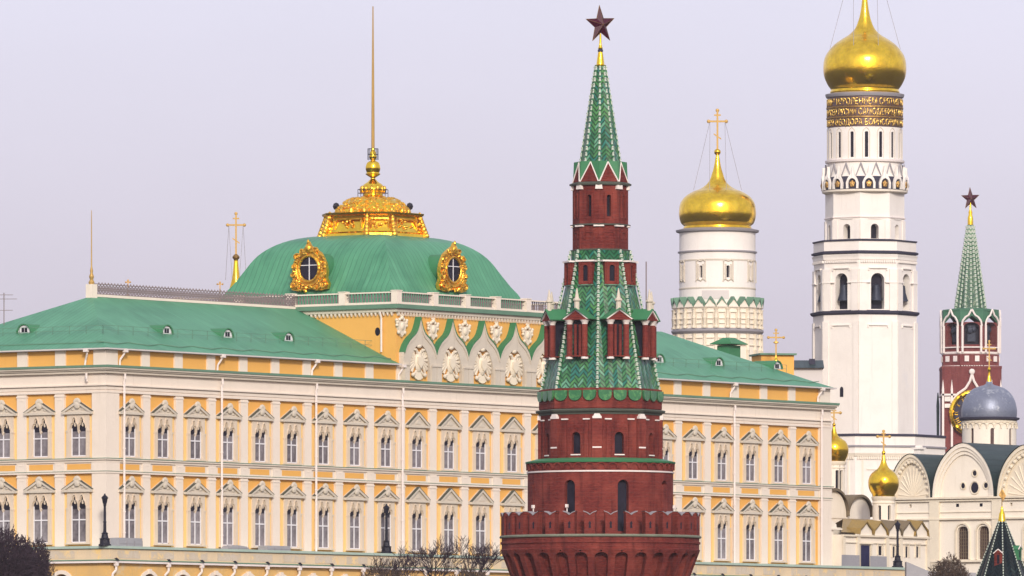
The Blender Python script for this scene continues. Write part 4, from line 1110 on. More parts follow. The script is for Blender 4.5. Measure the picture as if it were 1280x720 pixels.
# large aedicule dormers
gd = None; Rg = 67*k
for q in range(8):
    th = TH + (q + .5)*math.pi/4
    if gd is None:
        zb, zc1, ze, za_ = p.h(450), p.h(405), p.h(400), p.h(388.5)
        m = MB()
        for x in (-.66, .66): m.lathe([(.235, p.h(447)), (.235, p.h(408))], 10, c=(x, 0, 0)); m.lathe([(.13, p.h(447)), (.13, p.h(408))], 8, c=(x*.30, .12, 0));
        m.box(-1.0, 1.0, -.3, 1.9, p.h(402.5), ze); m.box(-.95, .95, -.25, 1.2, p.h(448.3), p.h(446.8))
        m.prism([(-.95, ze + .02), (.95, ze + .02), (0, za_ - .15)], -.22, .2)
        gd = m.build('aedicule_dormer', 'brick', tower, ang=30, loc=(Rg*math.sin(th), -Rg*math.cos(th), 0), rot=th)
        m = MB()
        for x in (-.66, .66):
            m.lathe([(.22, p.h(408)), (.25, p.h(406)), (.40, p.h(402.6))], 10, c=(x, 0, 0)); m.lathe([(.22, p.h(451.5)), (.30, p.h(451)), (.28, p.h(448.4))], 10, c=(x, 0, 0))
        m.build('capitals', 'whitestone', gd)
        m = MB()
        for sg in (-1, 1):
            m.face([(sg*1.22, -.38, ze - .08), (0, -.38, za_ + .06), (0, 2.4, za_ + .06), (sg*1.22, 2.4, ze - .08)])
            m.face([(sg*1.22, -.38, ze - .14), (0, -.38, za_ - .02), (0, 2.4, za_ - .02), (sg*1.22, 2.4, ze - .14)])
            m.face([(sg*1.22, -.38, ze - .08), (0, -.38, za_ + .06), (0, -.38, za_ - .02), (sg*1.22, -.38, ze - .14)])
        m.build('dormer_roof', 'green', gd)
        m = MB()
        for sg in (-1, 1): m.prism([(sg*1.14, ze - .10), (0, za_ - .04), (0, za_ - .16), (sg*.98, ze - .10)], -.34, -.22)
        m.build('gable_trim', 'whitestone', gd)
        m = MB(); m.box(-.44, .44, .30, 1.6, p.h(446), p.h(403)); m.build('opening', 'dark', gd)
        m = MB()
        m.lathe([(.21, za_ - .1), (.21, za_ + .55), (.31, za_ + .62), (.31, za_ + .74), (.18, za_ + .82), (.04, za_ + 1.6)], 8, c=(0, -.05, 0)); m.build('pinnacle', 'stone', gd)
    else: dup(gd, tower, (Rg*math.sin(th), -Rg*math.cos(th), 0), th)
th = 3*math.pi/8; rr = 61.5*k
MB().tube((57*k, -1.2, p.h(410)), (57*k, -1.2, p.h(328)), .05, n=5).build('aerial_rod', 'greyiron', tower)
# upper octagon and spire
os_ = MB(); on_ = {}
for q in range(8):
    th = TH + (q + .5)*math.pi/4; fmx = octmap(34.8*k, th); hw_ = 34.8*k*math.sin(E8)
    os_.wall(fmx, -hw_, hw_, p.h(313), p.h(232), [(0, .17, p.h(272), p.h(247), p.h(245))], .35, on_)
    os_.M = rotM(th, 34.8*k*Ap, 0)
    for sg in (-1, 1): os_.box(sg*.33 - .08, sg*.33 + .08, -.07, .1, p.h(274), p.h(242))
    os_.box(-.45, .45, -.06, .1, p.h(292), p.h(290)); os_.box(-.5, -.38, -.06, .1, p.h(300), p.h(292)); os_.box(.38, .5, -.06, .1, p.h(300), p.h(292)); os_.M = None
oc_ = os_.build('octagon', 'brick', tower, ang=15); build_each(on_, 'opening', 'dark', oc_)
vv = MB()
for q in range(8):
    th = TH + q*math.pi/4; vv.M = rotM(th, 34.8*k, 0)
    vv.prism([(-.30, p.h(238)), (.30, p.h(238)), (.24, p.h(232.6)), (-.24, p.h(232.6))], -.12, .12); vv.box(-.42, .42, -.14, .1, p.h(284.6), p.h(282.8))
vv.build('white_blocks', 'whitestone', oc_)
pxl(MB(), [(34, 283), (37.6, 282.8), (38, 281.6), (34, 280.5)], 8, TH, name='octagon_ledge', mat='agedledge', par=oc_, ang=10)
pxl(MB(), [(34, 315), (37.3, 314), (37.5, 312.8), (34, 312)], 8, TH, name='octagon_foot', mat='agedledge', par=oc_, ang=10)
pxl(MB(), [(34.5, 233), (38.6, 232.6), (39, 230.5), (34.5, 228.6)], 8, TH, name='eaves', mat='agedledge', par=oc_, ang=10)
sp_ = MB(); sp_.lathe(p.P([(28.6, 229), (24.5, 200), (17.4, 150), (11.2, 110), (6.2, 82)]), 8, TH, uvm=True); spire = sp_.build('spire', 'tile', tower, ang=10)
ribs(spire, 28.8, 226, 6.4, 82, 20, .095, TH)
zg = MB(); zr = MB(); zw = MB()
for q in range(8):
    th = TH + (q + .5)*math.pi/4; hw_ = 34.6*k*math.sin(E8)
    for m_ in (zg, zr, zw): m_.M = rotM(th, 34.6*k*Ap, 0)
    b_, a_ = p.h(228.4), p.h(202.5)
    zr.face([(-hw_*.93, 0, b_), (hw_*.93, 0, b_), (0, .25, a_ - .12)])
    for sg in (-1, 1):
        zw.tube((sg*hw_*.95, -.02, b_), (0, .23, a_ - .08), .055, n=5)
        zg.face([(sg*hw_, .02, b_), (0, .25, a_), (0, 1.2, a_), (sg*hw_, .7, b_)]); zg.face([(sg*hw_, .02, b_), (sg*hw_*1.0, .1, p.h(203)), (0, .25, a_)])
zr.build('gablet_fields', 'brick', spire); zw.build('gablet_edges', 'whitestone', spire); zg.build('gablet_roofs', 'green', spire)
pxl(MB(), [(6.6, 83), (6.8, 81.4), (5.0, 80.5), (3.9, 72), (3.0, 66), (2.7, 65)], 16, name='spire_tip', mat='gold')
pxl(MB(), [(2.5, 65), (3.3, 64.5), (3.2, 62), (2.4, 61.5)], 16, name='tip_collar', mat='darkledge')
pxl(MB(), [(2.2, 61.6), (3.0, 60.2), (2.2, 58.5), (1.5, 54), (1.1, 42)], 16, name='star_stem', mat='gold')
star(p, tower, 31, 24.5, 9.8, R(40), R(4))

# =====================================================================================
# GREAT WHITE BELL TOWER
# =====================================================================================
def onion(p, parent, prof, mat='gold', n=48, name='onion_dome'):
    return MB().lathe(smooth_prof(p.P(prof), 5), n).build(name, mat, parent, ang=60)
p = PX(1081, 1230, 12.0); k = p.k
bt = thing('bell_tower', 'tallest white bell tower crowned by a large gold onion dome and gold lettering', 'bell tower', p.loc)
od = onion(p, bt, [(43, 117.5), (43.5, 115), (42.5, 112), (46.5, 106), (50.5, 97), (52, 87), (51, 75), (47, 66), (38.5, 56), (29, 49), (20, 43.5), (12.6, 36), (8.2, 26), (5.8, 17), (4.2, 7), (3.2, -2), (2.4, -10)])
MB().ell((0, 0, p.h(-14)), (.55, .55, .55), 12, 8).build('ball', 'gold', bt)
add_cross(p, bt, -62, -14, 17, 1.3, 'gold', True, (44, 62))
pxl2 = lambda prof, n, name, mat, par, th=0, ang=32: MB().lathe(p.P(prof), n, th).build(name, mat, par, ang=ang)
pxl2([(43, 123.5), (48.3, 122.5), (49.4, 119.6), (49.4, 118.4), (43, 117)], 64, 'dome_cornice', 'greyledge', bt)
bands = pxl2([(46.8, 161), (46.8, 123)], 64, 'inscription_band', 'bandbrown', bt)
for y in (135.8, 148.6): pxl2([(46.8, y+1.6), (48.2, y+.9), (48.2, y-.9), (46.8, y-1.4)], 64, 'band_moulding', 'golddull', bands)
def wrap_text(txt, yc, hpx, Rp, th_c, parent, width_scale=.62):
    cu = bpy.data.curves.new('lettering', 'FONT'); cu.body = txt; cu.size = 1; cu.align_x = 'CENTER'; cu.offset = .012
    to = bpy.data.objects.new('lettering', cu); col.objects.link(to)
    dg = bpy.context.evaluated_depsgraph_get(); dg.update()
    me = bpy.data.meshes.new_from_object(to.evaluated_get(dg))
    col.objects.unlink(to); bpy.data.objects.remove(to)
    bm = bmesh.new(); bm.from_mesh(me)
    bmesh.ops.triangulate(bm, faces=bm.faces); bmesh.ops.subdivide_edges(bm, edges=[e for e in bm.edges if e.calc_length() > .2], cuts=1)
    r = bmesh.ops.extrude_face_region(bm, geom=bm.faces[:]); vs = [v for v in r['geom'] if isinstance(v, bmesh.types.BMVert)]
    for v in vs: v.co.z += .06
    hs = hpx*p.k/.72; R0 = Rp*p.k; zc = p.h(yc)
    for v in bm.verts:
        x, y, d = v.co; th = th_c + x*hs*width_scale/R0; r_ = R0 + d*1.5 + .01; v.co = (r_*math.sin(th), -r_*math.cos(th), zc + (y - .36)*hs)
    bmesh.ops.recalc_face_normals(bm, faces=bm.faces)
    bm.to_mesh(me); bm.free(); me.materials.clear(); me.materials.append(M['goldletter'])
    me.name = 'lettering'; o = bpy.data.objects.new('lettering', me); col.objects.link(o); o.parent = parent
wrap_text('ДЛАНИ † ИЗВОЛЕНИЕМ СВЯТЫЯ ТРОИЦЫ', 129.3, 8.6, 46.8, R(4), bands, .66)
wrap_text('РУСИИ ВСЕЯ РУСИИ САМОДЕРЖЦА И СЫНА', 142.3, 8.2, 46.8, R(-6), bands, .66)
wrap_text('КНЯЗЯ ФЕОДОРА БОРИСОВИЧА ВСЕЯ', 155.2, 8.0, 46.8, R(2), bands, .70)
# slit window drum
m = MB(); pn_ = {}; Rw = 46.8*k
m.wall(cylmap(Rw, Rw), -math.pi*Rw, math.pi*Rw, p.h(204), p.h(161), [(((i - 8)*math.pi/8 + .008)*Rw, 2.1*k, p.h(199), p.h(168), p.h(167)) for i in range(1, 16)], .14, pn_, .6)
dr = m.build('slit_drum', 'lime', bt, ang=25); build_each(pn_, 'slit_window', 'dark', dr)
m = MB()
for i in range(16):
    th = i*math.pi/8; fmx = cylmap(Rw, Rw, th)
    for pts in ([(-4.4, 200), (-4.4, 168), (-3.2, 164.5), (0, 161.8), (3.2, 164.5), (4.4, 168), (4.4, 200)],):
        m.path([fmx(a*k, -.02, p.h(y)) for a, y in pts], .055, 4)
m.build('niche_mouldings', 'stone', dr, merge=False)
pxl2([(46.5, 204.5), (49.5, 204), (49.8, 201.5), (46.5, 200.5)], 64, 'drum_cornice', 'whitestone', bt)
# kokoshnik crown
pxl2([(51.5, 239), (50.5, 223), (47.5, 217), (46.3, 204)], 64, 'crown_backing', 'lime', bt)
pxl2([(51.9, 239.2), (51.5, 224), (50.8, 222.8)], 64, 'crown_dark_field', 'darkledge', bt)
cw = MB(); cy = MB(); cz = MB()
for i in range(16):
    th = (i + .15)*math.pi/8; fmx = cylmap(lambda z: (52.2*k if z < p.h(222) else 50.6*k), 52*k, th)
    outl = [(-7.6, 238.5), (-7.9, 231), (-6.0, 226), (-3.6, 222.5), (-1.6, 219), (0, 210), (1.6, 219), (3.6, 222.5), (6.0, 226), (7.9, 231), (7.6, 238.5)]
    inn = [(-5.0, 238.5), (-5.2, 232), (-4.2, 228.6), (-2.6, 226.6), (-1.2, 226), (0, 225.6), (1.2, 226), (2.6, 226.6), (4.2, 228.6), (5.2, 232), (5.0, 238.5)]
    for j in range(10):
        P = lambda q, d: fmx(q[0]*k, d, p.h(q[1]))
        cw.face([P(outl[j], -.25), P(outl[j+1], -.25), P(inn[j+1], -.25), P(inn[j], -.25)]); cw.face([P(outl[j], -.25), P(outl[j+1], -.25), P(outl[j+1], .1), P(outl[j], .1)]); cw.face([P(inn[j], -.25), P(inn[j+1], -.25), P(inn[j+1], 0), P(inn[j], 0)])
    for q in range(5):
        a = math.pi/2 + q*2*math.pi/5; c0 = fmx(0, -.12, p.h(232.6)); cy.ell(fmx(2.0*k*math.cos(a), -.12, p.h(232.6 - 2.2*math.sin(a))), (.2, .12, .24), 6, 4)
    cy.ell(fmx(0, -.14, p.h(232.6)), (.24, .15, .26), 6, 4)
    t2 = cylmap(50.2*k, 50*k, (i + .65)*math.pi/8)
    cz.path([t2(-6*k, 0, p.h(222)), t2(0, .1, p.h(206)), t2(6*k, 0, p.h(222))], .10, 4)
cr_ = cw.build('ogee_crown', 'lime', bt); cy.build('gold_rosettes', 'golddull', cr_); cz.build('dark_gablets', 'greyledge', cr_, merge=False)
pxl2([(50, 243), (53.5, 241.5), (53.8, 239.4), (51, 238.8)], 64, 'crown_ledge', 'limewarm', bt)
VA = R(-9)
def oct_tier(name, Rc, yt, yb, hole, par, mat='lime', depth=1.2, pmat='dark', panels=None, bells=False):
    m = MB(); pn_ = {}; BL = []
    for q in range(8):
        th = VA + (q + .5)*math.pi/4; fmx = octmap(Rc*k, th); hw_ = Rc*k*math.sin(E8)
        hs = [(0, hole[0]*k, p.h(hole[2]), p.h(hole[1]) - hole[0]*k, p.h(hole[1]))] if hole else []
        m.wall(fmx, -hw_, hw_, p.h(yb), p.h(yt), hs, depth, pn_, 3)
        m.M = rotM(th, Rc*k*Ap, 0)
        for (x0, x1, y0, y1, d) in (panels or []): m.box(x0*k, x1*k, -d, .05, p.h(y1), p.h(y0))
        m.M = None
        if bells: c = fmx(0, .7, 0); be = MB(); BL.append(be); be.lathe([(.1, p.h(357)), (.45, p.h(359)), (.55, p.h(368)), (.85, p.h(377)), (.88, p.h(378))][::-1], 12, c=(c[0], c[1], 0))
    o = m.build(name, mat, par, ang=15)
    if hole: build_each(pn_, 'opening', pmat, o)
    if bells:
        for be in BL: be.build('bell', 'bell', o)
    return o
oct_tier('upper_octagon', 49.8, 241, 303, (5, 282, 300.5), bt, panels=[(-8.5, 8.5, 275, 276, .12), (-19, -13, 277, 303, .15), (13, 19, 277, 303, .15)])
pxl2([(49.5, 275), (51.2, 274.4), (51.4, 273.2), (49.5, 272.4)], 8, 'octagon_string', 'whitestone', bt, VA, 10)
pxl2([(49, 304.5), (65.8, 304.2), (66.2, 302.4), (50, 300.8)], 8, 'gallery_coping', 'darkledge', bt, VA, 10)
oct_tier('gallery_parapet', 64.6, 303.6, 317, None, bt)
pxl2([(64, 320), (67.2, 319.4), (67.6, 317.2), (64.6, 316)], 8, 'gallery_ledge', 'darkledge', bt, VA, 10)
oct_tier('bell_storey', 64.2, 319, 392, (8.6, 344, 389), bt, bells=True, panels=[(-12, 12, 337, 338.4, .25), (-12.4, -11, 338, 341, .2), (11, 12.4, 338, 341, .2), (-24.3, -15, 339, 392, .22), (15, 24.3, 339, 392, .22)])
pxl2([(64, 328), (65.4, 327), (65.8, 324), (66.8, 321.5), (64, 320)], 8, 'storey_cornice', 'lime', bt, VA, 10)
m = MB()
for q in range(8):
    m.M = rotM(VA + (q + .5)*math.pi/4, 64.2*k*Ap, 0)
    for i in range(16): x = (-22 + i*2.9)*k; m.box(x, x + 1.5*k, -.28, .1, p.h(331), p.h(328))
    for sg in (-1, 1):
        a, b = sorted((sg*9.6*k, sg*24.5*k)); m.box(a, b, -.3, .1, p.h(356.2), p.h(355))
m.build('dentils', 'lime', bt)
pxl2([(64, 396), (66.5, 395.5), (68.6, 393.6), (69, 391.4), (64, 390)], 8, 'storey_ledge', 'darkledge', bt, VA, 10)
oct_tier('lower_octagon', 65.2, 392, 548, None, bt, panels=[(-12, 12, 408, 409.4, .2), (-13.4, -12, 408, 412, .16), (12, 13.4, 408, 412, .16), (-25, -18, 404, 548, .16), (18, 25, 404, 548, .16)])
m = MB(); m.M = rotM(VA - E8, 65.2*k*Ap, 0)
m.prism([(-.15, p.h(498)), (.35, p.h(498)), (.35, p.h(488)), (.25, p.h(486)), (.1, p.h(485.3)), (-.05, p.h(486)), (-.15, p.h(488))], -.05, .1); m.build('small_window', 'dark', bt)
m = MB()
for q in range(8):
    m.M = rotM(VA + (q + .5)*math.pi/4, 101*k*Ap, 0)
    for i in range(26): x = (-36 + i*2.85)*k; m.box(x, x + 1.5*k, -.22, .1, p.h(577), p.h(573))
    m.box(-30*k, -28*k, -.15, .1, p.h(700), p.h(578)); m.box(28*k, 30*k, -.15, .1, p.h(700), p.h(578)); m.box(-24*k, 24*k, -.12, .1, p.h(590), p.h(588.6))
m.build('plinth_dentils', 'limewarm', bt)
m = MB(); m.lathe(p.P([(101, 700), (101, 547)]), 8, VA); m.build('plinth_tier', 'lime', bt, ang=10)
pxl2([(100, 548.5), (102.5, 548), (102.5, 545.8), (99, 545)], 8, 'plinth_ledge', 'darkledge', bt, VA, 10)
pxl2([(100.5, 562), (103, 561.5), (103, 560), (100.5, 559)], 8, 'plinth_string', 'greyledge', bt, VA, 10)
pxl2([(101, 574), (102, 573), (102, 570), (101, 569)], 8, 'plinth_band', 'stone', bt, VA, 10)

# =====================================================================================
# BELFRY (round white tower with gold dome)
# =====================================================================================
p = PX(896.8, 1215, 12.0); k = p.k
bf = thing('belfry', 'stout round white belfry with a gold onion dome and ring of green gablets', 'belfry', p.loc)
onion(p, bf, [(42.5, 287), (42.5, 284.5), (42, 282.5), (45.5, 279), (47.8, 272), (48.2, 264), (46.5, 254), (41, 246), (32, 240), (22, 236), (14.5, 231), (9.8, 225), (7, 217), (4.6, 209), (2.8, 199), (1.6, 193)])
MB().ell((0, 0, p.h(190)), (4.2*k, 4.2*k, 4.2*k), 14, 8).build('ball', 'gold', bf)
add_cross(p, bf, 138, 187, 11, .95, 'golddull', True, (30, 238))
pxl2([(43, 293), (47, 292), (51.5, 290.5), (52.2, 288.2), (43, 286)], 64, 'eaves', 'greyledge', bf)
m = MB(); pn_ = {}; Rw = 47.6*k
ws = [-68.0, -27.2, 15.0, 58.5, 100, 140, -110, -150]
m.wall(cylmap(Rw, Rw), -math.pi*Rw, math.pi*Rw, p.h(386), p.h(289), [(R(a)*Rw, 2.0*k, p.h(349), p.h(335), p.h(334)) for a in ws], .5, pn_, .6)
dr = m.build('drum', 'lime', bf, ang=25); build_each(pn_, 'window', 'dark', dr)
m = MB()
for a in ws:
    fmx = cylmap(Rw, Rw, R(a))
    for sg in (-1, 1):
        m.path([fmx(sg*3.4*k, -.05, p.h(332)), fmx(sg*3.4*k, -.05, p.h(350))], .11, 5); m.path([fmx(sg*6*k, -.05, p.h(329)), fmx(sg*6*k, -.05, p.h(351)), fmx(sg*6.6*k, -.05, p.h(354))], .09, 5)
    m.path([fmx(-6.6*k, -.08, p.h(329)), fmx(-4*k, -.08, p.h(327)), fmx(0, -.08, p.h(328.5)), fmx(4*k, -.08, p.h(327)), fmx(6.6*k, -.08, p.h(329))], .09, 5)
    m.path([fmx(-6.6*k, -.08, p.h(352)), fmx(-3*k, -.08, p.h(351)), fmx(0, -.08, p.h(353)), fmx(3*k, -.08, p.h(351)), fmx(6.6*k, -.08, p.h(352))], .09, 5)
m.build('window_surrounds', 'stone', dr, merge=False)
for y, r in ((315.5, 49.6), (326.5, 48.2), (361.5, 48.2)): pxl2([(47, y+1.6), (r, y+1), (r, y-.6), (47, y-1.2)], 64, 'string_course', 'greyledge' if y < 320 else 'stone', dr)
m = MB(); fmx = cylmap(Rw, Rw, 0)
for i in range(8): a0 = (-21 + i*4.3)*k; m.face([fmx(a0, -.03, p.h(376)), fmx(a0+4.3*k, -.03, p.h(376)), fmx(a0+4.3*k, -.03, p.h(365)), fmx(a0, -.03, p.h(365))])
m.build('repair_patch', 'patchgrey', dr)
pxl2([(54.5, 700), (54.5, 388), (55.5, 387), (55.5, 385), (47, 381)], 64, 'lower_drum', 'limewarm', bf)
m = MB(); m2 = MB(); m3 = MB()
for i in range(24):
    th = (i + .3)*2*math.pi/24; hwid = 55*k*math.pi/24
    m.M = rotM(th, 55*k, 0); m2.M = m.M
    m.prism([(-hwid*.98, p.h(386)), (hwid*.98, p.h(386)), (hwid*.6, p.h(381.5)), (0, p.h(375.5)), (-hwid*.6, p.h(381.5))], -.2, .1)
    for sg in (-1, 1):
        m2.face([(0, -.4, p.h(373)), (sg*hwid*.7, -.25, p.h(381)), (sg*hwid*.7, 1.1, p.h(380)), (0, 1.4, p.h(372))])
        m2.face([(sg*hwid*.7, -.25, p.h(381)), (sg*hwid*1.0, -.2, p.h(386)), (sg*hwid*1.0, .6, p.h(385)), (sg*hwid*.7, 1.1, p.h(380))])
        m2.face([(0, -.4, p.h(373)), (sg*hwid*.7, -.25, p.h(381)), (sg*hwid*.62, -.25, p.h(382.4)), (0, -.4, p.h(376))])
    m3.M = rotM(th + math.pi/24, 55*k, 0)
    for y0, y1 in ((387, 412), (418, 460)):
        n_ = 5
        m3.lathe([(.3, p.h(y1)), (.3, p.h(y1-2)), (.2, p.h(y1-3)), (.24, p.h((y0+y1)/2+1)), (.3, p.h((y0+y1)/2)), (.24, p.h((y0+y1)/2-1)), (.2, p.h(y0+3)), (.32, p.h(y0+1))], 8)
    m3.M = rotM(th, 55*k, 0)
    for y in (392, 400, 406, 424, 433): m3.box(-hwid*.62, hwid*.62, -.12, .05, p.h(y+.7), p.h(y))
    for sg in (-1, 1): m3.box(min(sg*hwid*.5, sg*hwid*.62), max(sg*hwid*.5, sg*hwid*.62), -.1, .05, p.h(411), p.h(392))
m.build('gablets', 'limewarm', bf); m2.build('gablet_roofs', 'edge', bf); m3.build('engaged_colonnade', 'limecarve', bf)
pxl2([(54.5, 419), (56, 418), (57.8, 415.6), (57.8, 413.6), (54.5, 412)], 64, 'arcade_ledge', 'greyledge', bf)

# =====================================================================================
# CLOCK TOWER (far right)
# =====================================================================================
p = PX(1213, 1560, 12.0); k = p.k
ck = thing('clock_tower', 'distant red brick clock tower with slender green spire and red star', 'clock tower', p.loc)
star(p, ck, 248.5, 14.5, 5.8, R(32), R(3))
pxl2([(3.6, 281), (3.4, 272), (2.2, 268), (2.6, 266), (1.4, 262), (.9, 252)], 12, 'spire_tip', 'gold', ck)
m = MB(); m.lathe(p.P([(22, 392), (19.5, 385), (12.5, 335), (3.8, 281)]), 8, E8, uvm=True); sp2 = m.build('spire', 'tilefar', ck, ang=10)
ribs(sp2, 20.5, 389, 4.0, 282, 21, .22, E8, pp=p)
ribs(sp2, 19.5, 386, 3.9, 283, 20, .17, 0, pp=p)
# octagonal arcade with ogee arches
m = MB(); pn_ = {}; w_ = MB(); gr_ = MB(); be = MB()
for q in range(8):
    th = q*math.pi/4; fmx = octmap(37.5*k, th); hw_ = 37.5*k*math.sin(E8)
    m.wall(fmx, -hw_, hw_, p.h(442), p.h(404), [(0, 9.5*k, p.h(432), p.h(410), p.h(396.5 + 8))], 1.5, pn_, 1)
    for mm_ in (w_, gr_, be): mm_.M = rotM(th, 37.5*k*Ap, 0)
    for sg in (-1, 1): w_.tube((sg*11.6*k, -.25, p.h(442)), (sg*11.6*k, -.25, p.h(408)), .2, n=7)
    w_.path([(sg_*k, -.3, p.h(y)) for sg_, y in ((-12.5, 409), (-11.5, 403), (-8, 398), (-4, 395.5), (0, 388), (4, 395.5), (8, 398), (11.5, 403), (12.5, 409))], .17, 5)
    w_.box(-13.6*k, 13.6*k, -.32, -.02, p.h(436), p.h(434.6))
    gr_.face([(-hw_, 0, p.h(410)), (-hw_, 0, p.h(388)), (0, .2, p.h(388)), (0, 0, p.h(396)), (-10.5*k, 0, p.h(404))]); gr_.face([(hw_, 0, p.h(410)), (hw_, 0, p.h(388)), (0, .2, p.h(388)), (0, 0, p.h(396)), (10.5*k, 0, p.h(404))])
    be.box(-5*k, 5*k, .9, 1.2, p.h(428), p.h(408)); be.ell((-2*k, .7, p.h(414)), (.5, .3, .6), 8, 5); be.ell((2.5*k, .7, p.h(413)), (.45, .3, .5), 8, 5)
ar = m.build('bell_arcade', 'brickhazed', ck, ang=15); build_each(pn_, 'opening', 'dark', ar); w_.build('white_trim', 'whitestone', ar); gr_.build('arcade_roof', 'greenfar', ar); be.build('bells', 'bell', ar)
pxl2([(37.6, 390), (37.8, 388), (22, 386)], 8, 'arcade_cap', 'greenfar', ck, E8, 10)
pxl2([(37.5, 444), (38.6, 443), (38.6, 441), (36, 440)], 8, 'balcony_rail', 'whitestone', ck, E8, 10)
pxl2([(37.8, 458), (37.8, 444)], 8, 'balcony', 'brickhazed', ck, E8, 10)
m = MB()
for q in range(8):
    m.M = rotM(q*math.pi/4, 37.8*k*Ap, 0)
    for x in (-9, 4): m.box(x*k, (x+5.5)*k, -.2, .1, p.h(453), p.h(446))
    for i in range(9): x = (-13 + i*3.1)*k; m.box(x, x + 1.7*k, -.3, .1, p.h(462), p.h(458))
m.box(0, .01, 0, .01, 60, 60.01)
m.build('balcony_panels', 'whitestone', ck)
m = MB(); m.box(-37*k, 37*k, -37*k, 37*k, p.h(494), p.h(460)); m.box(-37.4*k, 37.4*k, -37.4*k, 37.4*k, p.h(462.5), p.h(459)); 
m.box(-36*k, 36*k, -36*k, 36*k, -1, p.h(494)); m.build('clock_storey', 'brickhazed', ck)
fy = -37*k
w_ = MB(); w_.box(-38*k, 38*k, fy - .5, -fy, p.h(496), p.h(493.6)); 
for x in (-36, -25, 25, 36): w_.box((x-1.3)*k, (x+1.3)*k, fy - .5, fy + .3, p.h(560), p.h(490)); w_.lathe([(.02, p.h(476)), (.22, p.h(488)), (.22, p.h(490))][::-1], 6, c=(x*k, fy - .1, 0))
w_.box(-34*k, -24*k, fy - .2, fy, p.h(503), p.h(497)); w_.box(24*k, 34*k, fy - .2, fy, p.h(503), p.h(497)); w_.box(-34*k, -24*k, fy - .2, fy, p.h(511), p.h(506))
w_.path([(x*k, fy - .3, p.h(y)) for x, y in ((-26, 505), (-18, 494), (-8, 487), (-2.5, 478), (0, 469), (2.5, 478), (8, 487), (18, 494), (26, 505))], .22, 6); w_.ell((0, fy - .4, p.h(466)), (.5, .3, .5), 8, 5)
w_.build('white_trim', 'whitestone', ck)
cl = MB(Matrix.Translation((0, fy - .2, p.h(518))) @ Matrix.Rotation(R(90), 4, 'X')); cl.lathe([(25*k, 0), (25*k, .5), (0.01, .55)], 48); clock = cl.build('clock_face', 'darkledge', ck)
cg = MB(); cy0 = fy - .85; A = [2*math.pi*i/48 for i in range(49)]
cg.path([(25.6*k*math.cos(a), cy0 + .1, p.h(518) + 25.6*k*math.sin(a)) for a in A], .46, 6); pass
cg.build('clock_ring', 'gold', clock, ang=60)
nu = MB()
romans = ['XII', 'I', 'II', 'III', 'IIII', 'V', 'VI', 'VII', 'VIII', 'IX', 'X', 'XI']
for i, rm in enumerate(romans):
    a = -2*math.pi*i/12; M4 = Matrix.Translation((0, cy0 + .05, p.h(518))) @ Matrix.Rotation(a, 4, 'Y').inverted() @ Matrix.Translation((0, 0, 19.6*k)) @ Matrix.Scale(.68, 4); nu.M = M4
    x = -(len(rm) - 1)*.34/1
    for ch in rm:
        if ch == 'I': nu.box(x-.07, x+.07, -.06, .02, -.42, .42)
        elif ch == 'V': nu.tube((x-.2, -.02, .42), (x, -.02, -.42), .07, n=4); nu.tube((x+.2, -.02, .42), (x, -.02, -.42), .07, n=4)
        else: nu.tube((x-.2, -.02, .42), (x+.2, -.02, -.42), .07, n=4); nu.tube((x+.2, -.02, .42), (x-.2, -.02, -.42), .07, n=4)
        x += .68/1 if ch != 'I' else .5
nu.build('numerals', 'gold', clock, merge=False)
hd = MB(); hd.tube((0, cy0 - .05, p.h(518)), (-13*k, cy0 - .05, p.h(518) - 9*k), .14, .05, 5); hd.tube((0, cy0 - .1, p.h(518)), (6*k, cy0 - .1, p.h(518) + 18*k), .12, .04, 5); hd.build('clock_hands', 'gold', clock)
m = MB(); m.lathe([(1.5*k, p.h(560)), (2.2*k, p.h(508)), (.1, p.h(492))], 6, c=(-42*k, fy + 1, 0)); m.lathe([(2.2*k, -1), (2.2*k, p.h(560))], 6, c=(-42*k, fy + 1, 0)); m.build('green_pinnacle', 'roofdark', ck)

# =====================================================================================
# CATHEDRAL with the lead dome (right)
# =====================================================================================
CB = math.atan2(-.585, .811)
ZC = 1130.0; kc = ZC/F
cath = thing('cathedral', 'cream cathedral with large round gables, dark green roof and one grey lead dome', 'cathedral', (524*kc, ZC, 12.0), CB)
def ax(px, d=0.0):     # local x of pixel px at depth d
    q = (px - 640)/F; x0, y0 = 524*kc, ZC; c, s = math.cos(CB), math.sin(CB)
    return (q*(y0 + c*d) - x0 + s*d) / (c - q*s)
def hc(y, a=0): return (HY - y)*(ZC + math.sin(CB)*a)/F - 12
FL = flatmap((0, 0, 0), (1, 0, 0), (0, -1, 0))
a0, aR, aM = ax(1112), ax(1335), ax(1245)
m = MB(); pn_ = {}
wn = [(ax(1203.5), 6.8*kc/.81, hc(700), hc(665), hc(658.5)), (ax(1229.5), 6.8*kc/.81, hc(700), hc(665), hc(658.5)), (ax(1290), 1.0, hc(700), hc(665), hc(658.5))]
sq_ = [(ax(x), .16, hc(634.2), hc(630.2), hc(630.1)) for x in (1138, 1163, 1197, 1226.5, 1264, 1290)]
m.wall(FL, a0, aR, -.5, hc(623), wn + [h for h in sq_ if all(abs(h[0] - w[0]) > 2 for w in wn)], .5, pn_, 3)
m.box(a0, a0 + .3, .01, 30, -.5, hc(623)); m.box(aR - .3, aR, .01, 30, -.5, hc(623))
body = m.build('wall', 'limewarm', cath); build_each(pn_, 'window', 'brownglass', body)
sm_ = MB()
for h in sq_[2:4]:
    sm_.box(h[0]-.2, h[0]+.2, -.02, .02, h[2], h[3])
sm_.build('small_openings', 'dark', body)
tr = MB()
for y, d, t_ in ((623, .45, .22), (626, .3, .15), (649, .35, .2), (702, .4, .25), (640, .12, .1)): tr.box(a0 - .1, aR, -d, -.003, hc(y + 1.2), hc(y + 1.2) + t_)
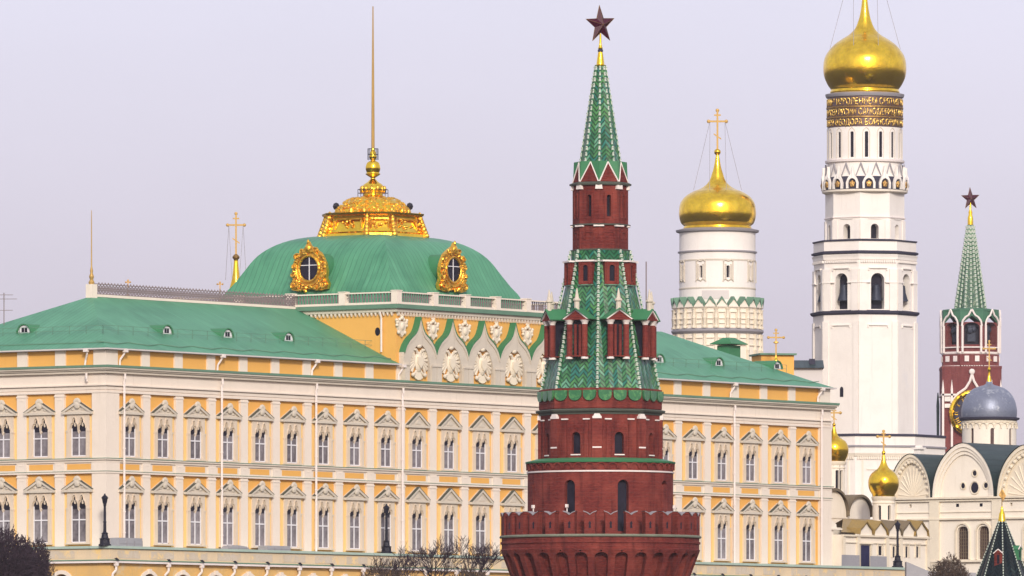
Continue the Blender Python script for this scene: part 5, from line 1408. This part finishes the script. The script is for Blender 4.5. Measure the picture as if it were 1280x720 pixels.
for x in (1118, 1166, 1172, 1244, 1250): a = ax(x); tr.box(a - .35, a + .35, -.28, -.002, -.4, hc(627))
for h in wn: arch_ring(tr, FL, h[0], h[1]*1.1, h[1]*1.35, h[3], h[1]*1.1, h[1]*1.35, -.22); tr.box(h[0]-h[1]*1.35, h[0]-h[1]*1.12, -.2, -.002, h[2], h[3]); tr.box(h[0]+h[1]*1.12, h[0]+h[1]*1.35, -.2, -.002, h[2], h[3])
tr.build('mouldings', 'limecarve', body)
for h in wn:
    lt = MB()
    for i in range(1, 5): x = h[0] - h[1] + 2*h[1]*i/5; lt.box(x-.03, x+.03, .38, .45, h[2], h[4] - .25)
    for i in range(1, 9): z = h[2] + (h[3]-h[2])*i/8; lt.box(h[0]-h[1], h[0]+h[1], .39, .44, z-.03, z+.03)
    lt.build('window_lattice', 'brownroof', body)
def zak(x0, x1, y_ap, y_b, fan, oc=False):
    a, b = ax(x0), ax(x1); cx = (a+b)/2; hw_ = (b-a)/2; zb = hc(y_b, cx); zh = hc(y_ap, cx) - zb
    m = MB(); A = [math.pi*i/24 for i in range(25)]
    P = lambda q, f, d: (cx + hw_*f*math.cos(q), d, zb + zh*(1 if f == 1 else f)*max(0, math.sin(q))**.92*(1 + .06*max(0, math.sin(q))**8))
    for q, r in zip(A[:-1], A[1:]):
        for f0, f1, d0 in ((1, .93, -.3), (.93, .865, -.12), (.865, .80, .06), (.80, 0.001, .30)):
            m.face([P(q, f0, d0), P(r, f0, d0), P(r, f1, d0), P(q, f1, d0)])
        for f, d0, d1 in ((1, -.3, .5), (.93, -.3, -.12), (.865, -.12, .06), (.80, .06, .30)): m.face([P(q, f, d0), P(r, f, d0), P(r, f, d1), P(q, f, d1)])
    if fan:
        for i in range(13):
            q = math.pi*(i + .5)/13; m.tube((cx, .28, zb + .2), P(q, .70, .36), .03, .15, 6); 
        for i in range(17): q = math.pi*(i + .5)/17; c = P(q, .83, .0); m.ell(c, (.24, .2, .24), 6, 4)
    g = m.build('round_gable', 'limecarve' if fan else 'limewarm', cath, ang=25)
    rf_ = MB()
    for q, r in zip(A[:-1], A[1:]): rf_.face([P(q, 1.0, -.45), P(r, 1.0, -.45), P(r, 1.0, 14), P(q, 1.0, 14)], [(q*4, 0), (r*4, 0), (r*4, 14), (q*4, 14)])
    for v in range(len(rf_.v)): x, y, z = rf_.v[v]; rf_.v[v] = (cx + (x-cx)*1.015, y, z + .08)
    rf_.build('gable_roof', 'roofdark', g)
    if oc:
        o = MB()
        for px, py, rr in ((1217, 610.5, .42), (1202.5, 608, .2), (1231, 608, .2), (1217, 592.5, .2)):
            c = (ax(px), .26, hc(py)); o.M = Matrix.Translation(c); o.prism([(rr*1.15*math.cos(2*math.pi*i/16), rr*1.5*math.sin(2*math.pi*i/16)) for i in range(16)], -.06, .05)
        o.build('round_windows', 'dark', g)
        o = MB()
        for px, py, rr in ((1217, 610.5, .42), (1202.5, 608, .2), (1231, 608, .2), (1217, 592.5, .2)):
            c = (ax(px), .24, hc(py)); o.path([(c[0] + (rr*1.3 + .1)*math.cos(q), c[1], c[2] + (rr*1.6 + .1)*math.sin(q)) for q in [2*math.pi*i/16 for i in range(17)]], .09, 5)
        o.build('round_frames', 'limecarve', g)
zak(1114, 1165, 571, 623, True); zak(1167, 1244, 558, 623, False, True); zak(1248, 1320, 560, 622, True)
m = MB(); za_, zb_ = hc(558.5), hc(601)
xa, xb, xm = ax(1200), aR, ax(1168)
m.face([(ax(1160), 2.0, zb_), (aR, 2.0, zb_), (aR, 9, za_), (ax(1196, 9), 9, za_)], [(0,0),(20,0),(20,8),(4,8)]); m.face([(ax(1160), 2.0, zb_), (ax(1196, 9), 9, za_), (ax(1196, 9), 26, za_), (ax(1160), 30, zb_)], [(0,0),(8,4),(20,4),(20,0)])
m.face([(a0 - .2, .6, hc(604)), (ax(1172), .6, hc(604)), (ax(1172), 7, hc(572)), (ax(1133, 7), 7, hc(570.5))], [(0,0),(8,0),(8,8),(3,8)]); m.face([(ax(1133, 7), 7, hc(570.5)), (ax(1200, 7), 7, hc(570.5)), (ax(1200,7), 8, hc(610)), (a0, 8, hc(610))], [(0,0),(8,0),(8,8),(3,8)])
m.face([(ax(1196, 9), 9, za_), (aR, 9, za_), (aR, 26, za_), (ax(1196, 9), 26, za_)], [(0,0),(20,0),(20,8),(4,8)])
m.build('roof', 'roofdark', cath)
m = MB(); a = ax(1149, 4); m.box(a-.42, a+.42, 3.5, 4.4, hc(590), hc(560)); m.box(a-.62, a+.62, 3.3, 4.6, hc(560), hc(557.5)); m.box(a-.3, a+.3, 3.6, 4.3, hc(557.5), hc(555)); m.build('roof_turret', 'lime', cath)
p = PX(1236.5, 1148, 12.0); k = p.k
ce = bpy.data.objects.new('domed_drum', None); col.objects.link(ce); ce.parent = cath
ce.matrix_world = Matrix.Translation(p.loc); ce.location = (ax(1236.5, 14.6), 14.6, 0); ce.rotation_euler = (0, 0, -CB)
zz_ = 1148.0
MB().lathe(smooth_prof(p.P([(34, 524.5), (34.6, 520), (34.5, 513), (32, 503), (27.5, 495), (20.5, 488.5), (12, 485), (6, 483.2), (3.5, 480), (2, 474), (1.2, 468)]), 4), 48).build('lead_dome', 'lead', ce, ang=60)
MB().lathe(p.P([(4.4, 484), (3.2, 479), (1.7, 472), (1.2, 467), (2.1, 464), (1.2, 461.5), (.6, 461)]), 16).build('gold_finial', 'gold', ce)
cm = cross_mesh(p.h(429) - p.h(462), 7*k, .75*k); cm.build('cross', 'crossgold', ce, loc=(0, 0, p.h(462)))
pxl2([(33, 528.5), (37.5, 526.5), (38, 524.6), (33, 523.5)], 56, 'drum_eaves', 'darkledge', ce)
m = MB(); pn_ = {}; Rw = 33.8*k
m.wall(cylmap(Rw, Rw), -math.pi*Rw, math.pi*Rw, p.h(575), p.h(526), [(((i - 4)*math.pi/4 + .0 + thx_)*Rw, 2.2*k, p.h(570), p.h(540), p.h(538)) for i in range(1, 8) for thx_ in (.06,)], .15, pn_, .6)
dr = m.build('drum', 'limewarm', ce, ang=25); build_each(pn_, 'slit_window', 'brownglass', ce); dr = ce
m = MB()
for i in range(24):
    fmx = cylmap(34*k, 34*k, i*math.pi/12); hw_ = 34*k*math.pi/24; arch_ring(m, fmx, 0, hw_*.7, hw_*.98, p.h(535), hw_*.7, hw_*.98, -.14); m.path([fmx(hw_, -.1, p.h(535)), fmx(hw_, -.1, p.h(538))], .1, 4)
pxm = MB().lathe(p.P([(34, 531), (34.8, 530.5), (34.8, 529), (34, 528.5)]), 56); 
m.build('arcade_frieze', 'limecarve', dr); pxm.build('frieze_band', 'limecarve', dr)

# =====================================================================================
# SMALL WHITE CHURCH with gold domes
# =====================================================================================
ZS = 1040.0; ks_ = ZS/F
ch = thing('small_church', 'small cream church with rows of pointed gables and two gold onion domes', 'church', (413*ks_, ZS, 12.0), AL)
def sx(px, d=0.0):
    q = (px - 640)/F; x0, y0 = 413*ks_, ZS
    return (q*(y0 + CA*d) - x0 + SA*d) / (CA - q*SA)
def hs_(y, t=0.0, d=0.0): return (HY - y)*(ZS + SA*t + CA*d)/F - 12
m = MB(); pn_ = {}; pd_ = MB()
tE = sx(1161); zE = hs_(669, 4)
hol = [(sx(x), .32, hs_(697, sx(x)), hs_(684.5, sx(x)), hs_(683, sx(x))) for x in (1117, 1133, 1146.5)] + [(sx(1100), .42, hs_(694, 7), hs_(682.5, 7), hs_(682.4, 7))]
m.wall(FL, 0, tE, -.5, zE - 0, hol, .12, pn_, 2)
m.wall(FL, 0, .001, -.5, zE, [], .4)
m.box(0, .3, .01, 8, -.5, zE); m.box(tE - .3, tE, .01, 8, -.5, zE); m.box(-2.6, -.01, 1.2, 9, -.5, hs_(656)); m.box(.1, tE - .1, 5, 5.3, -.5, zE + 1)
bd = m.build('wall', 'limewarm', ch); build_each(pn_, 'window', 'dark', bd)
MB().box(sx(1075), sx(1086.5), -.06, .05, -.2, hs_(681.5, 4)).build('door', 'bluedoor', bd)
m = MB(); m.box(-.1, tE + .3, -.3, -.003, zE - .18, zE + .02); m.box(-.1, tE+.1, -.16, -.003, zE - .9, zE - .8)
for x in (1053.5, 1072, 1108, 1125, 1159): a = sx(x); m.box(max(a-.3, -.1), a+.3, -.2, -.002, -.4, zE - .18)
for h in hol: m.box(h[0]-h[1]-.2, h[0]-h[1]-.03, -.12, -.002, h[2], h[4]+.2); m.box(h[0]+h[1]+.03, h[0]+h[1]+.2, -.12, -.002, h[2], h[4]+.2); m.box(h[0]-h[1]-.25, h[0]+h[1]+.25, -.18, -.002, h[4]+.2, h[4]+.35)
a, b = sx(1073.5), sx(1088); m.box(a-.2, b+.2, -.3, -.002, hs_(680, 4), hs_(679, 4)); m.box(a-.1, a+.12, -.2, -.002, -.4, hs_(680, 4)); m.box(b-.12, b+.1, -.2, -.002, -.4, hs_(680, 4))
m.build('mouldings', 'limecarve', bd)
gx = [1081, 1099, 1117, 1134.5, 1150]
gr_ = None
for i, x in enumerate(gx):
    c = sx(x); hw_ = (sx(x + 8.6) - sx(x - 8.6))/2; za_ = hs_(652.5, c); z0 = zE
    P_ = [(-hw_, z0), (-hw_*.86, z0 + (za_-z0)*.42), (-hw_*.45, z0 + (za_-z0)*.66), (0, za_), (hw_*.45, z0 + (za_-z0)*.66), (hw_*.86, z0 + (za_-z0)*.42), (hw_, z0)]
    g = MB().prism(P_, -.1, .4).build('pointed_gable', 'limewarm', ch, loc=(c, 0, 0))
    r_ = MB()
    for u, v in zip(P_[:-1], P_[1:]): r_.face([(u[0]*1.04, -.35, u[1]+.1), (v[0]*1.04, -.35, v[1]+.1), (v[0]*.9, 1.7, v[1]+.3), (u[0]*.9, 1.7, u[1]+.3)]); r_.face([(u[0]*1.04, -.35, u[1]+.1), (v[0]*1.04, -.35, v[1]+.1), (v[0], -.3, v[1]-.1), (u[0], -.3, u[1]-.1)])
    r_.build('gable_roof', 'ochreroof' if i in (0, 1, 4) else 'brownroof', g)
m = MB(); z1 = zE + .3
m.face([(0.5, .5, z1), (tE, .5, z1), (tE - 3, 4.6, hs_(648, 8, 4)), (7.0, 4.6, hs_(648, 4, 4))]); m.face([(7, 4.6, hs_(648, 4, 4)), (tE-3, 4.6, hs_(648, 8, 4)), (tE, 9, z1), (8, 9, z1)])
m.build('roof', 'ochreroof', ch)
for i, x in enumerate((1089, 1107.5, 1126)):
    c = sx(x, 3.4); hw_ = (sx(x + 8, 3.4) - sx(x - 8, 3.4))/2; z0 = zE + .55; za_ = z0 + 1.05
    P_ = [(-hw_, z0), (-hw_*.86, z0 + (za_-z0)*.42), (-hw_*.45, z0 + (za_-z0)*.66), (0, za_), (hw_*.45, z0 + (za_-z0)*.66), (hw_*.86, z0 + (za_-z0)*.42), (hw_, z0)]
    g = MB().prism(P_, 3.3, 3.9).build('pointed_gable', 'limewarm', ch, loc=(c, 0, 0)); r_ = MB()
    for u, v in zip(P_[:-1], P_[1:]): r_.face([(u[0]*1.04, 3.1, u[1]+.1), (v[0]*1.04, 3.1, v[1]+.1), (v[0]*.9, 6.5, v[1]+.4), (u[0]*.9, 6.5, u[1]+.4)]); r_.face([(u[0]*1.04, 3.1, u[1]+.1), (v[0]*1.04, 3.1, v[1]+.1), (v[0], 3.15, v[1]-.06), (u[0], 3.15, u[1]-.06)])
    r_.build('gable_roof', 'ochreroof' if i == 0 else 'brownroof', g)
# upper mass behind with two great arches
m = MB(); t0, t1, dd_ = sx(1024, 9), sx(1087, 9), 9.0
m.box(t0, t1, dd_, dd_ + 9, -.5, hs_(645, 0, 9)); 
rf_ = MB()
for (xa, xb, ya) in ((1022, 1057, 610), (1058, 1087, 617)):
    a, b = sx(xa, 9), sx(xb, 9); cx, hw_ = (a+b)/2, (b-a)/2; zb = hs_(645, 0, 9) - .01; zh = hs_(ya, 0, 9) - zb
    pl = [(cx + hw_*math.cos(q), zb + zh*math.sin(q)**.85 if 0 < math.sin(q) else zb) for q in [math.pi*i/16 for i in range(17)]]
    m.prism(pl, dd_ - .1, dd_ + .5)
    pl2 = [(cx + (x-cx)*1.05, z + .25) for x, z in pl]
    for u, v in zip(pl2[:-1], pl2[1:]): rf_.face([(u[0], dd_-.5, u[1]), (v[0], dd_-.5, v[1]), (v[0], dd_+9, v[1]), (u[0], dd_+9, u[1])]); rf_.face([(u[0], dd_-.5, u[1]), (v[0], dd_-.5, v[1]), (v[0], dd_-.5, v[1]-.3), (u[0], dd_-.5, u[1]-.3)])
m.build('nave', 'limewarm', ch); rf_.build('nave_roof', 'brownroof', ch)
m = MB(); c = sx(1037, 1); m.prism([(c-2.2, hs_(660)), (c+1.6, hs_(660)), (c+1.5, hs_(655)), (c, hs_(647)), (c-2, hs_(655))], 1.1, 1.6); m.box(c-3, c+2.4, .9, 1.6, hs_(662), hs_(660)); m.build('porch_gable', 'limewarm', ch)
def chdome(px, Z, prof, dr, ycross, nm_w, slits):
    pp = PX(px, Z, 12.0); d_ = ((pp.loc[0]-413*ks_)*-SA + (Z - ZS)*CA); t_ = ((pp.loc[0]-413*ks_)*CA + (Z - ZS)*SA)
    e = bpy.data.objects.new('domed_drum', None); col.objects.link(e); e.parent = ch; e.location = (t_, d_, 0); e.rotation_euler = (0, 0, -AL)
    MB().lathe(smooth_prof(pp.P(prof), 4), 40).build('onion_dome', 'gold', e, ang=60)
    m = MB(); pn_ = {}; Rw = dr[0]*pp.k
    m.wall(cylmap(Rw, Rw), -math.pi*Rw, math.pi*Rw, pp.h(dr[2]), pp.h(dr[1]), [(R(a)*Rw, .2, pp.h(dr[2] - 5), pp.h(dr[1] + 12), pp.h(dr[1] + 11)) for a in slits], .3, pn_, .5)
    o = m.build('drum', 'limewarm', e, ang=25); build_each(pn_, 'slit_window', 'dark', e); o = e
    MB().lathe(pp.P([(dr[0], dr[1]+5), (dr[0]+1.2, dr[1]+3), (dr[0]+1.4, dr[1]), (dr[0]-1, dr[1]-.6)]), 40).lathe(pp.P([(dr[0], dr[1]+9), (dr[0]+.6, dr[1]+8.5), (dr[0]+.6, dr[1]+7.5), (dr[0], dr[1]+7)]), 40).build('drum_band', 'limecarve', o)
    y0, y1 = ycross
    cross_mesh(pp.h(y0) - pp.h(y1), nm_w*pp.k, .95*pp.k).build('cross', 'crossgold', e, loc=(0, 0, pp.h(y1)))
chdome(1104.5, 1052, [(14, 621), (14.5, 618), (17.5, 613), (19.2, 606), (18.8, 599), (16, 593), (11.5, 588.5), (7, 585), (4.2, 580), (2.6, 574), (1.6, 568), (2.4, 566), (1.2, 563)], (13.8, 621, 655), (539, 563), 7.5, (-25, 30, 80, -80, 140, -140))
chdome(1042.5, 1062, [(14, 577), (14.5, 575), (17, 570), (18.2, 563), (17.5, 557), (14.5, 551.5), (9.5, 548), (5.2, 544.5), (3, 539), (1.6, 533), (2.3, 531), (1.1, 529)], (14, 577, 618), (511, 529), 8, (-30, 15, 40, 80, -80, 140, -140))
# fence in front of the church
m = MB(); fx0, fx1 = sx(1052, -2), sx(1108, -2)
m.box(fx0, fx1, -2.05, -2.0, hs_(706, 0, -2), hs_(694, 0, -2))
MB().box(fx0, sx(1074, -2), -2.05, -2.0, -.3, hs_(694, 0, -2)).box(sx(1087.5, -2), fx1, -2.05, -2.0, -.3, hs_(694.5, 0, -2)).build('low_screen', 'greybox', None).hide_render = False
scr = bpy.data.objects['low_screen']; scr.location = (413*ks_, ZS, 12.0); scr.rotation_euler = (0, 0, AL); scr.name = 'metal_screen'
tag(scr, 'low grey sheet metal screen before the door of the small church', 'screen')

# =====================================================================================
# BITS BEHIND THE PALACE ROOF
# =====================================================================================
p = PX(295, 968, 12.0); k = p.k
o = thing('chapel_turret', 'slender gold conical turret with tall cross behind the left palace roof', 'turret', p.loc)
MB().lathe(smooth_prof(p.P([(12, 372), (10, 366), (7, 356), (4.6, 345), (3.2, 333), (2.6, 326), (3.0, 324)]), 3), 24).build('gilded_cone', 'gold', o, ang=60)
MB().lathe(p.P([(2.0, 325), (4.2, 323), (4.6, 321), (3, 319), (1.4, 317.5)]), 16).build('ball', 'golddull', o)
MB().lathe(p.P([(12, 700), (12, 372)]), 24).build('drum', 'limewarm', o)
add_cross(p, o, 267, 318, 10.5, .85, 'golddull', True, (13, 350))
for px, yt, yb, w_, lb in ((160, 350.5, 372, 2.6, 'tiny dark cross rising behind the iron cresting of the left roof'), (275, 353, 385, 3.2, 'little cross on a thin rod just left of the gold turret')):
    pp = PX(px, 955, 12.0); q = thing('roof_cross', lb, 'cross', pp.loc, 0)
    MB().lathe([(.35, 0), (.35, pp.h(yb)), (.08, pp.h(yb) + .3), (.05, pp.h(yt + 8))], 8).build('stem', 'golddull', q)
    cross_mesh(pp.h(yt) - pp.h(yt + 8), w_*pp.k, .6*pp.k, False, True).build('cross_arms', 'golddull', q, loc=(0, 0, pp.h(yt + 8)))
# yellow rooftop block, cross and rear roofs
p = PX(968, 1015, 12.0); k = p.k
o = thing('yellow_rooftop_block', 'plain yellow rooftop block with green cap behind the right palace roof', 'building', (*p.loc[:2], 12.0), AL*.0)
MB(Matrix.Rotation(R(12), 4, 'Z')).box(-21*k, 21*k, -1.5, 3, 0, p.h(444.5)).build('wall', 'yellow', o)
MB(Matrix.Rotation(R(12), 4, 'Z')).box(-23.5*k, 23.5*k, -1.9, 3.4, p.h(444.5) + .003, p.h(442.3)).build('cap', 'edge', o)
p = PX(970, 1008, 12.0); k = p.k
o = thing('roof_chapel_cross', 'gold cross with gold ball in front of the yellow rooftop block', 'cross', p.loc)
MB().lathe(smooth_prof(p.P([(2.6, 470), (2.4, 461), (1.6, 456), (3.0, 453.5), (3.0, 450), (1.4, 447.5), (.9, 444)]), 3), 16).build('finial', 'gold', o, ang=60)
MB().lathe([(2.6*k, 0), (2.6*k, p.h(470))], 12).build('drum', 'limewarm', o)
cross_mesh(p.h(412.5) - p.h(446), 9.5*k, .9*k, False).build('cross', 'crossgold', o, loc=(0, 0, p.h(446)))
m = MB(Matrix.Translation((0, 0, p.h(428)))); m.ell((0, 0, 0), (3.4*k, .15, 1.6*k), 10, 6); m.build('cross_boss', 'goldletter', o)
p = PX(1006, 1060, 12.0); k = p.k
o = thing('rear_house', 'pale grey building with dark green roof squeezed between yellow block and bell tower', 'building', p.loc)
MB().box(-22*k, 22*k, 0, 8, 0, p.h(460)).build('wall', 'patchgrey', o)
m = MB(); roof_faces(m, [(-24*k, 24*k, -.6, 8.6, p.h(460)), (-14*k, 24*k, 3, 5, p.h(449))]); m.build('roof', 'roofdark', o)
m = MB(); m.box(6*k, 13*k, 1, 2.2, p.h(460), p.h(448)); m.build('chimney', 'darkledge', o)
p = PX(918, 1060, 12.0)
# retaining wall right of the gallery
p = PX(1150, 985, 12.0); k = p.k
o = MB(); o.box(-16*k, 70*k, 0, 4, -1, p.h(709)); o.face([(-16*k, -.01, p.h(720)), (0, 0, 0), (0, .1, 0)])
o = MB().prism([(-17*k, -1), (70*k, -1), (70*k, p.h(716)), (12*k, p.h(714)), (4*k, p.h(711)), (-17*k, p.h(702))], 0, 4).build('retaining_wall', 'greybox', None)
o.location = p.loc; tag(o, 'dark grey sloping retaining wall at the right end of the gallery', 'wall')

# =====================================================================================
# GREEN CONE TOWER (bottom right)
# =====================================================================================
p = PX(1252.5, 800, -8.0); k = p.k
o = thing('cone_tower', 'dark green tiled cone of a small wall tower at the bottom right', 'tower', p.loc)
m = MB(); m.lathe(p.P([(40, 740), (32.5, 722), (4.2, 650)]), 8, 0, uvm=True); t_ = m.build('tiled_cone', 'tiledark', o, ang=10)
ribs(t_, 33, 722, 4.4, 651, 21, .055, 0, pp=p, mat2='tiledark')
pxl2([(5, 652), (4.6, 650), (3.6, 642), (2.2, 639), (1.4, 634), (.5, 633)], 16, 'gold_tip', 'gold', o)
m = MB(); m.tube((0, 0, p.h(636)), (0, 0, p.h(610)), .04, n=5); m.prism([(-.05, p.h(612)), (.1, p.h(612)), (.35, p.h(620)), (.1, p.h(626)), (-.28, p.h(619))], -.02, .02); m.build('weather_vane', 'golddull', o)
MB().lathe(p.P([(40, 760), (40, 741)]), 8).lathe(p.P([(40, 1046), (40, 760)]), 8).build('brick_shaft', 'brick', o, ang=10)
def cdorm(th, y0, y1, hw, rr, mat):
    m = MB(rotM(th, rr*k, 0)); m.box(-hw, hw, 0, 1.2, p.h(y1), p.h(y0 + 5)); m.prism([(-hw*1.2, p.h(y0+5)), (hw*1.2, p.h(y0+5)), (0, p.h(y0))], -.06, 1.2); d = m.build('dormer', mat, o)
    m = MB(rotM(th, rr*k, 0)); m.box(-hw*.3, hw*.3, -.02, .02, p.h(y1 - 3), p.h(y0 + 7)); m.build('opening', 'dark', d)
    m = MB(rotM(th, rr*k, 0))
    for sg in (-1, 1): m.tube((sg*hw*1.25, -.08, p.h(y0+5.2)), (0, -.08, p.h(y0 - .2)), .05, n=4)
    m.build('dormer_trim', 'whitestone', d)
cdorm(R(-14), 687, 708, .34, 24.5, 'brick'); cdorm(R(62), 682, 700, .34, 24.5, 'green')

# =====================================================================================
# BARE TREES AND SHRUBS
# =====================================================================================
def bare_tree(px, Z, ytop, wpx, label, seed, dense=1.0, mat='twig', name='bare_tree', cat='tree', group=None, low=.35, twr=.017):
    rnd = random.Random(seed); x = (px - 640)/F*Z; G = terr(x, Z); H = (HY - ytop)*Z/F - G; S = wpx*Z/F
    o = thing(name, label, cat, (x, Z, G), rnd.uniform(0, 6.28), group)
    tr = MB(); tw = MB()
    def fit(p_):
        # crown ellipsoid test
        return (p_.x/S)**2 + (p_.y/S)**2 + ((p_.z - H*(.5 + low*.35))/(H*(.5 - low*.3)))**2 < 1
    def grow(p0, d, l, r, lev):
        n = 3; pts = [p0]
        for i in range(n):
            d = (d + Vector((rnd.gauss(0, .13), rnd.gauss(0, .13), rnd.gauss(0, .10) + .03))).normalized(); pts.append(pts[-1] + d*l/n)
        for i in range(n):
            ra = r*(1 - .45*i/n); rb_ = r*(1 - .45*(i+1)/n)
            (tr if lev < 3 else tw).tube(pts[i], pts[i+1], ra, rb_, 5 if lev < 3 else 3)
        if lev >= 7 or (lev > 2 and pts[-1].z > H): return
        kids = 3 if lev < 2 else rnd.choice((2, 3, 3, 4) if dense > 1 else (2, 3, 3))
        for _ in range(kids):
            a = rnd.uniform(0, 6.283); sp__ = rnd.uniform(.22, .62); ax_ = d.orthogonal().normalized(); ax_.rotate(Matrix.Rotation(a, 3, d))
            nd = (d*math.cos(sp__) + ax_*math.sin(sp__)); nd.z += .22; nd.normalize()
            s = pts[rnd.choice((2, 3, 3))]
            e = s + nd*l*.75
            if lev > 3 and not fit(e): nd = (nd + (Vector((0, 0, H*.6)) - e).normalized()*.5).normalized()
            if lev > 4 and rnd.random() < .4 and not fit(s + nd*l*.5): continue
            grow(s, nd, l*rnd.uniform(.62, .82), max(r*.52, twr*.8), lev + 1)
    if name == 'bare_tree':
        def limb(p0, d, l, r, lev):
            pts = [p0]; n = 4
            for i in range(n):
                d = (d + Vector((rnd.gauss(0, .12), rnd.gauss(0, .12), .04))).normalized(); pts.append(pts[-1] + d*l/n)
            for i in range(n): (tr if lev < 3 else tw).tube(pts[i], pts[i+1], r*(1-.5*i/n), r*(1-.5*(i+1)/n), 5 if lev < 3 else 3)
            if lev >= 5: return
            for _ in range((5, 4, 4, 3, 3)[lev]):
                q = rnd.uniform(.35, 1.0); s0 = pts[0].lerp(pts[-1], q) if lev else pts[0].lerp(pts[-1], rnd.uniform(.6, 1.0)); i_ = min(n-1, int(q*n)); s0 = pts[i_].lerp(pts[i_+1], q*n - i_) if lev else s0
                a = rnd.uniform(0, 6.283); sp__ = rnd.uniform(.35, .8); ax_ = d.orthogonal().normalized(); ax_.rotate(Matrix.Rotation(a, 3, d))
                nd = d*math.cos(sp__) + ax_*math.sin(sp__); nd.z += .25; nd.normalize()
                limb(s0, nd, l*rnd.uniform(.55, .78), max(r*.5, twr*.7), lev + 1)
        limb(Vector((0, 0, -.3)), Vector((0, 0, 1)), H*.40, H*.016, 0)
        zmax = sorted(v[2] for v in tw.v)[int(len(tw.v)*.97)]; f_ = H/zmax; fx = S/max(sorted(abs(v[0]) for v in tw.v)[int(len(tw.v)*.96)], .1)
        for m_ in (tr, tw): m_.v = [(x_*min(fx, 1.7), y_*min(fx, 1.7), z_*f_) for x_, y_, z_ in m_.v]
        tr.build('trunk', 'bark', o, merge=False); tw.build('crown', mat, o, merge=False)
    else:
        for i in range(9):
            a = rnd.uniform(0, 6.28); d = Vector((math.cos(a)*.6, math.sin(a)*.6, 1)).normalized(); tr.tube((0, 0, -.2), d*H*.55, .07, .03, 5)
        for i in range(int(3600*dense)):
            u = Vector((rnd.gauss(0, 1), rnd.gauss(0, 1), rnd.gauss(0, 1))).normalized()*rnd.random()**.34
            lump = 1 + .10*math.sin(u.x*9 + seed) + .10*math.sin(u.z*8 + u.y*7)
            c = Vector((u.x*S*lump, u.y*S*lump, H*.5 + u.z*H*.5*lump)); d = (c - Vector((0, 0, H*.1))).normalized() + Vector((rnd.gauss(0, .45), rnd.gauss(0, .45), rnd.gauss(0, .45)))
            d.normalize(); l = rnd.uniform(.3, .8); tw.tube(c - d*l/2, c + d*l/2, twr*rnd.uniform(.8, 1.8), twr*.4, 3)
            if rnd.random() < .45: q = c + d*l*.3; e1 = Vector((rnd.gauss(0, 1), rnd.gauss(0, 1), rnd.gauss(0, 1))).normalized()*.11; e2 = e1.cross(d).normalized()*.08; tw.face([q - e1, q + e2, q + e1, q - e2])
        tr.build('stems', 'bark', o, merge=False); tw.build('foliage', mat, o, merge=False)
    return o
G_T = 'leafless trees below the palace terrace'
bare_tree(-4, 845, 661, 50, 'large dark leafless tree at the bottom left corner', 11, 2.0, 'twig', 'round_bush_tree', 'tree', twr=.032)
bare_tree(38, 850, 676, 30, 'smaller dark leafless tree beside the large corner tree', 12, 1.2, 'twig', 'round_bush_tree', 'tree', twr=.028)
bare_tree(537, 850, 680, 62, 'bare spreading tree below the middle of the palace front', 21, 1.0, group=G_T)
bare_tree(604, 846, 676, 50, 'bare tree leaning against the left side of the brick tower', 35, 1.0, group=G_T)
bare_tree(492, 842, 690, 40, 'shorter bare tree left of the spreading bare tree', 41, 1.0, group=G_T)
bare_tree(478, 836, 706, 38, 'low brown shrub below the gallery left of the bare trees', 51, .9, 'twig2', 'dry_shrub', 'shrub')
bare_tree(585, 836, 709, 30, 'low brown shrub beside the foot of the brick tower', 52, .8, 'twig2', 'dry_shrub', 'shrub')
bare_tree(1186, 900, 698, 27, 'rounded brown shrub before the cathedral at lower right', 53, 1.6, 'twig2', 'dry_shrub', 'shrub')
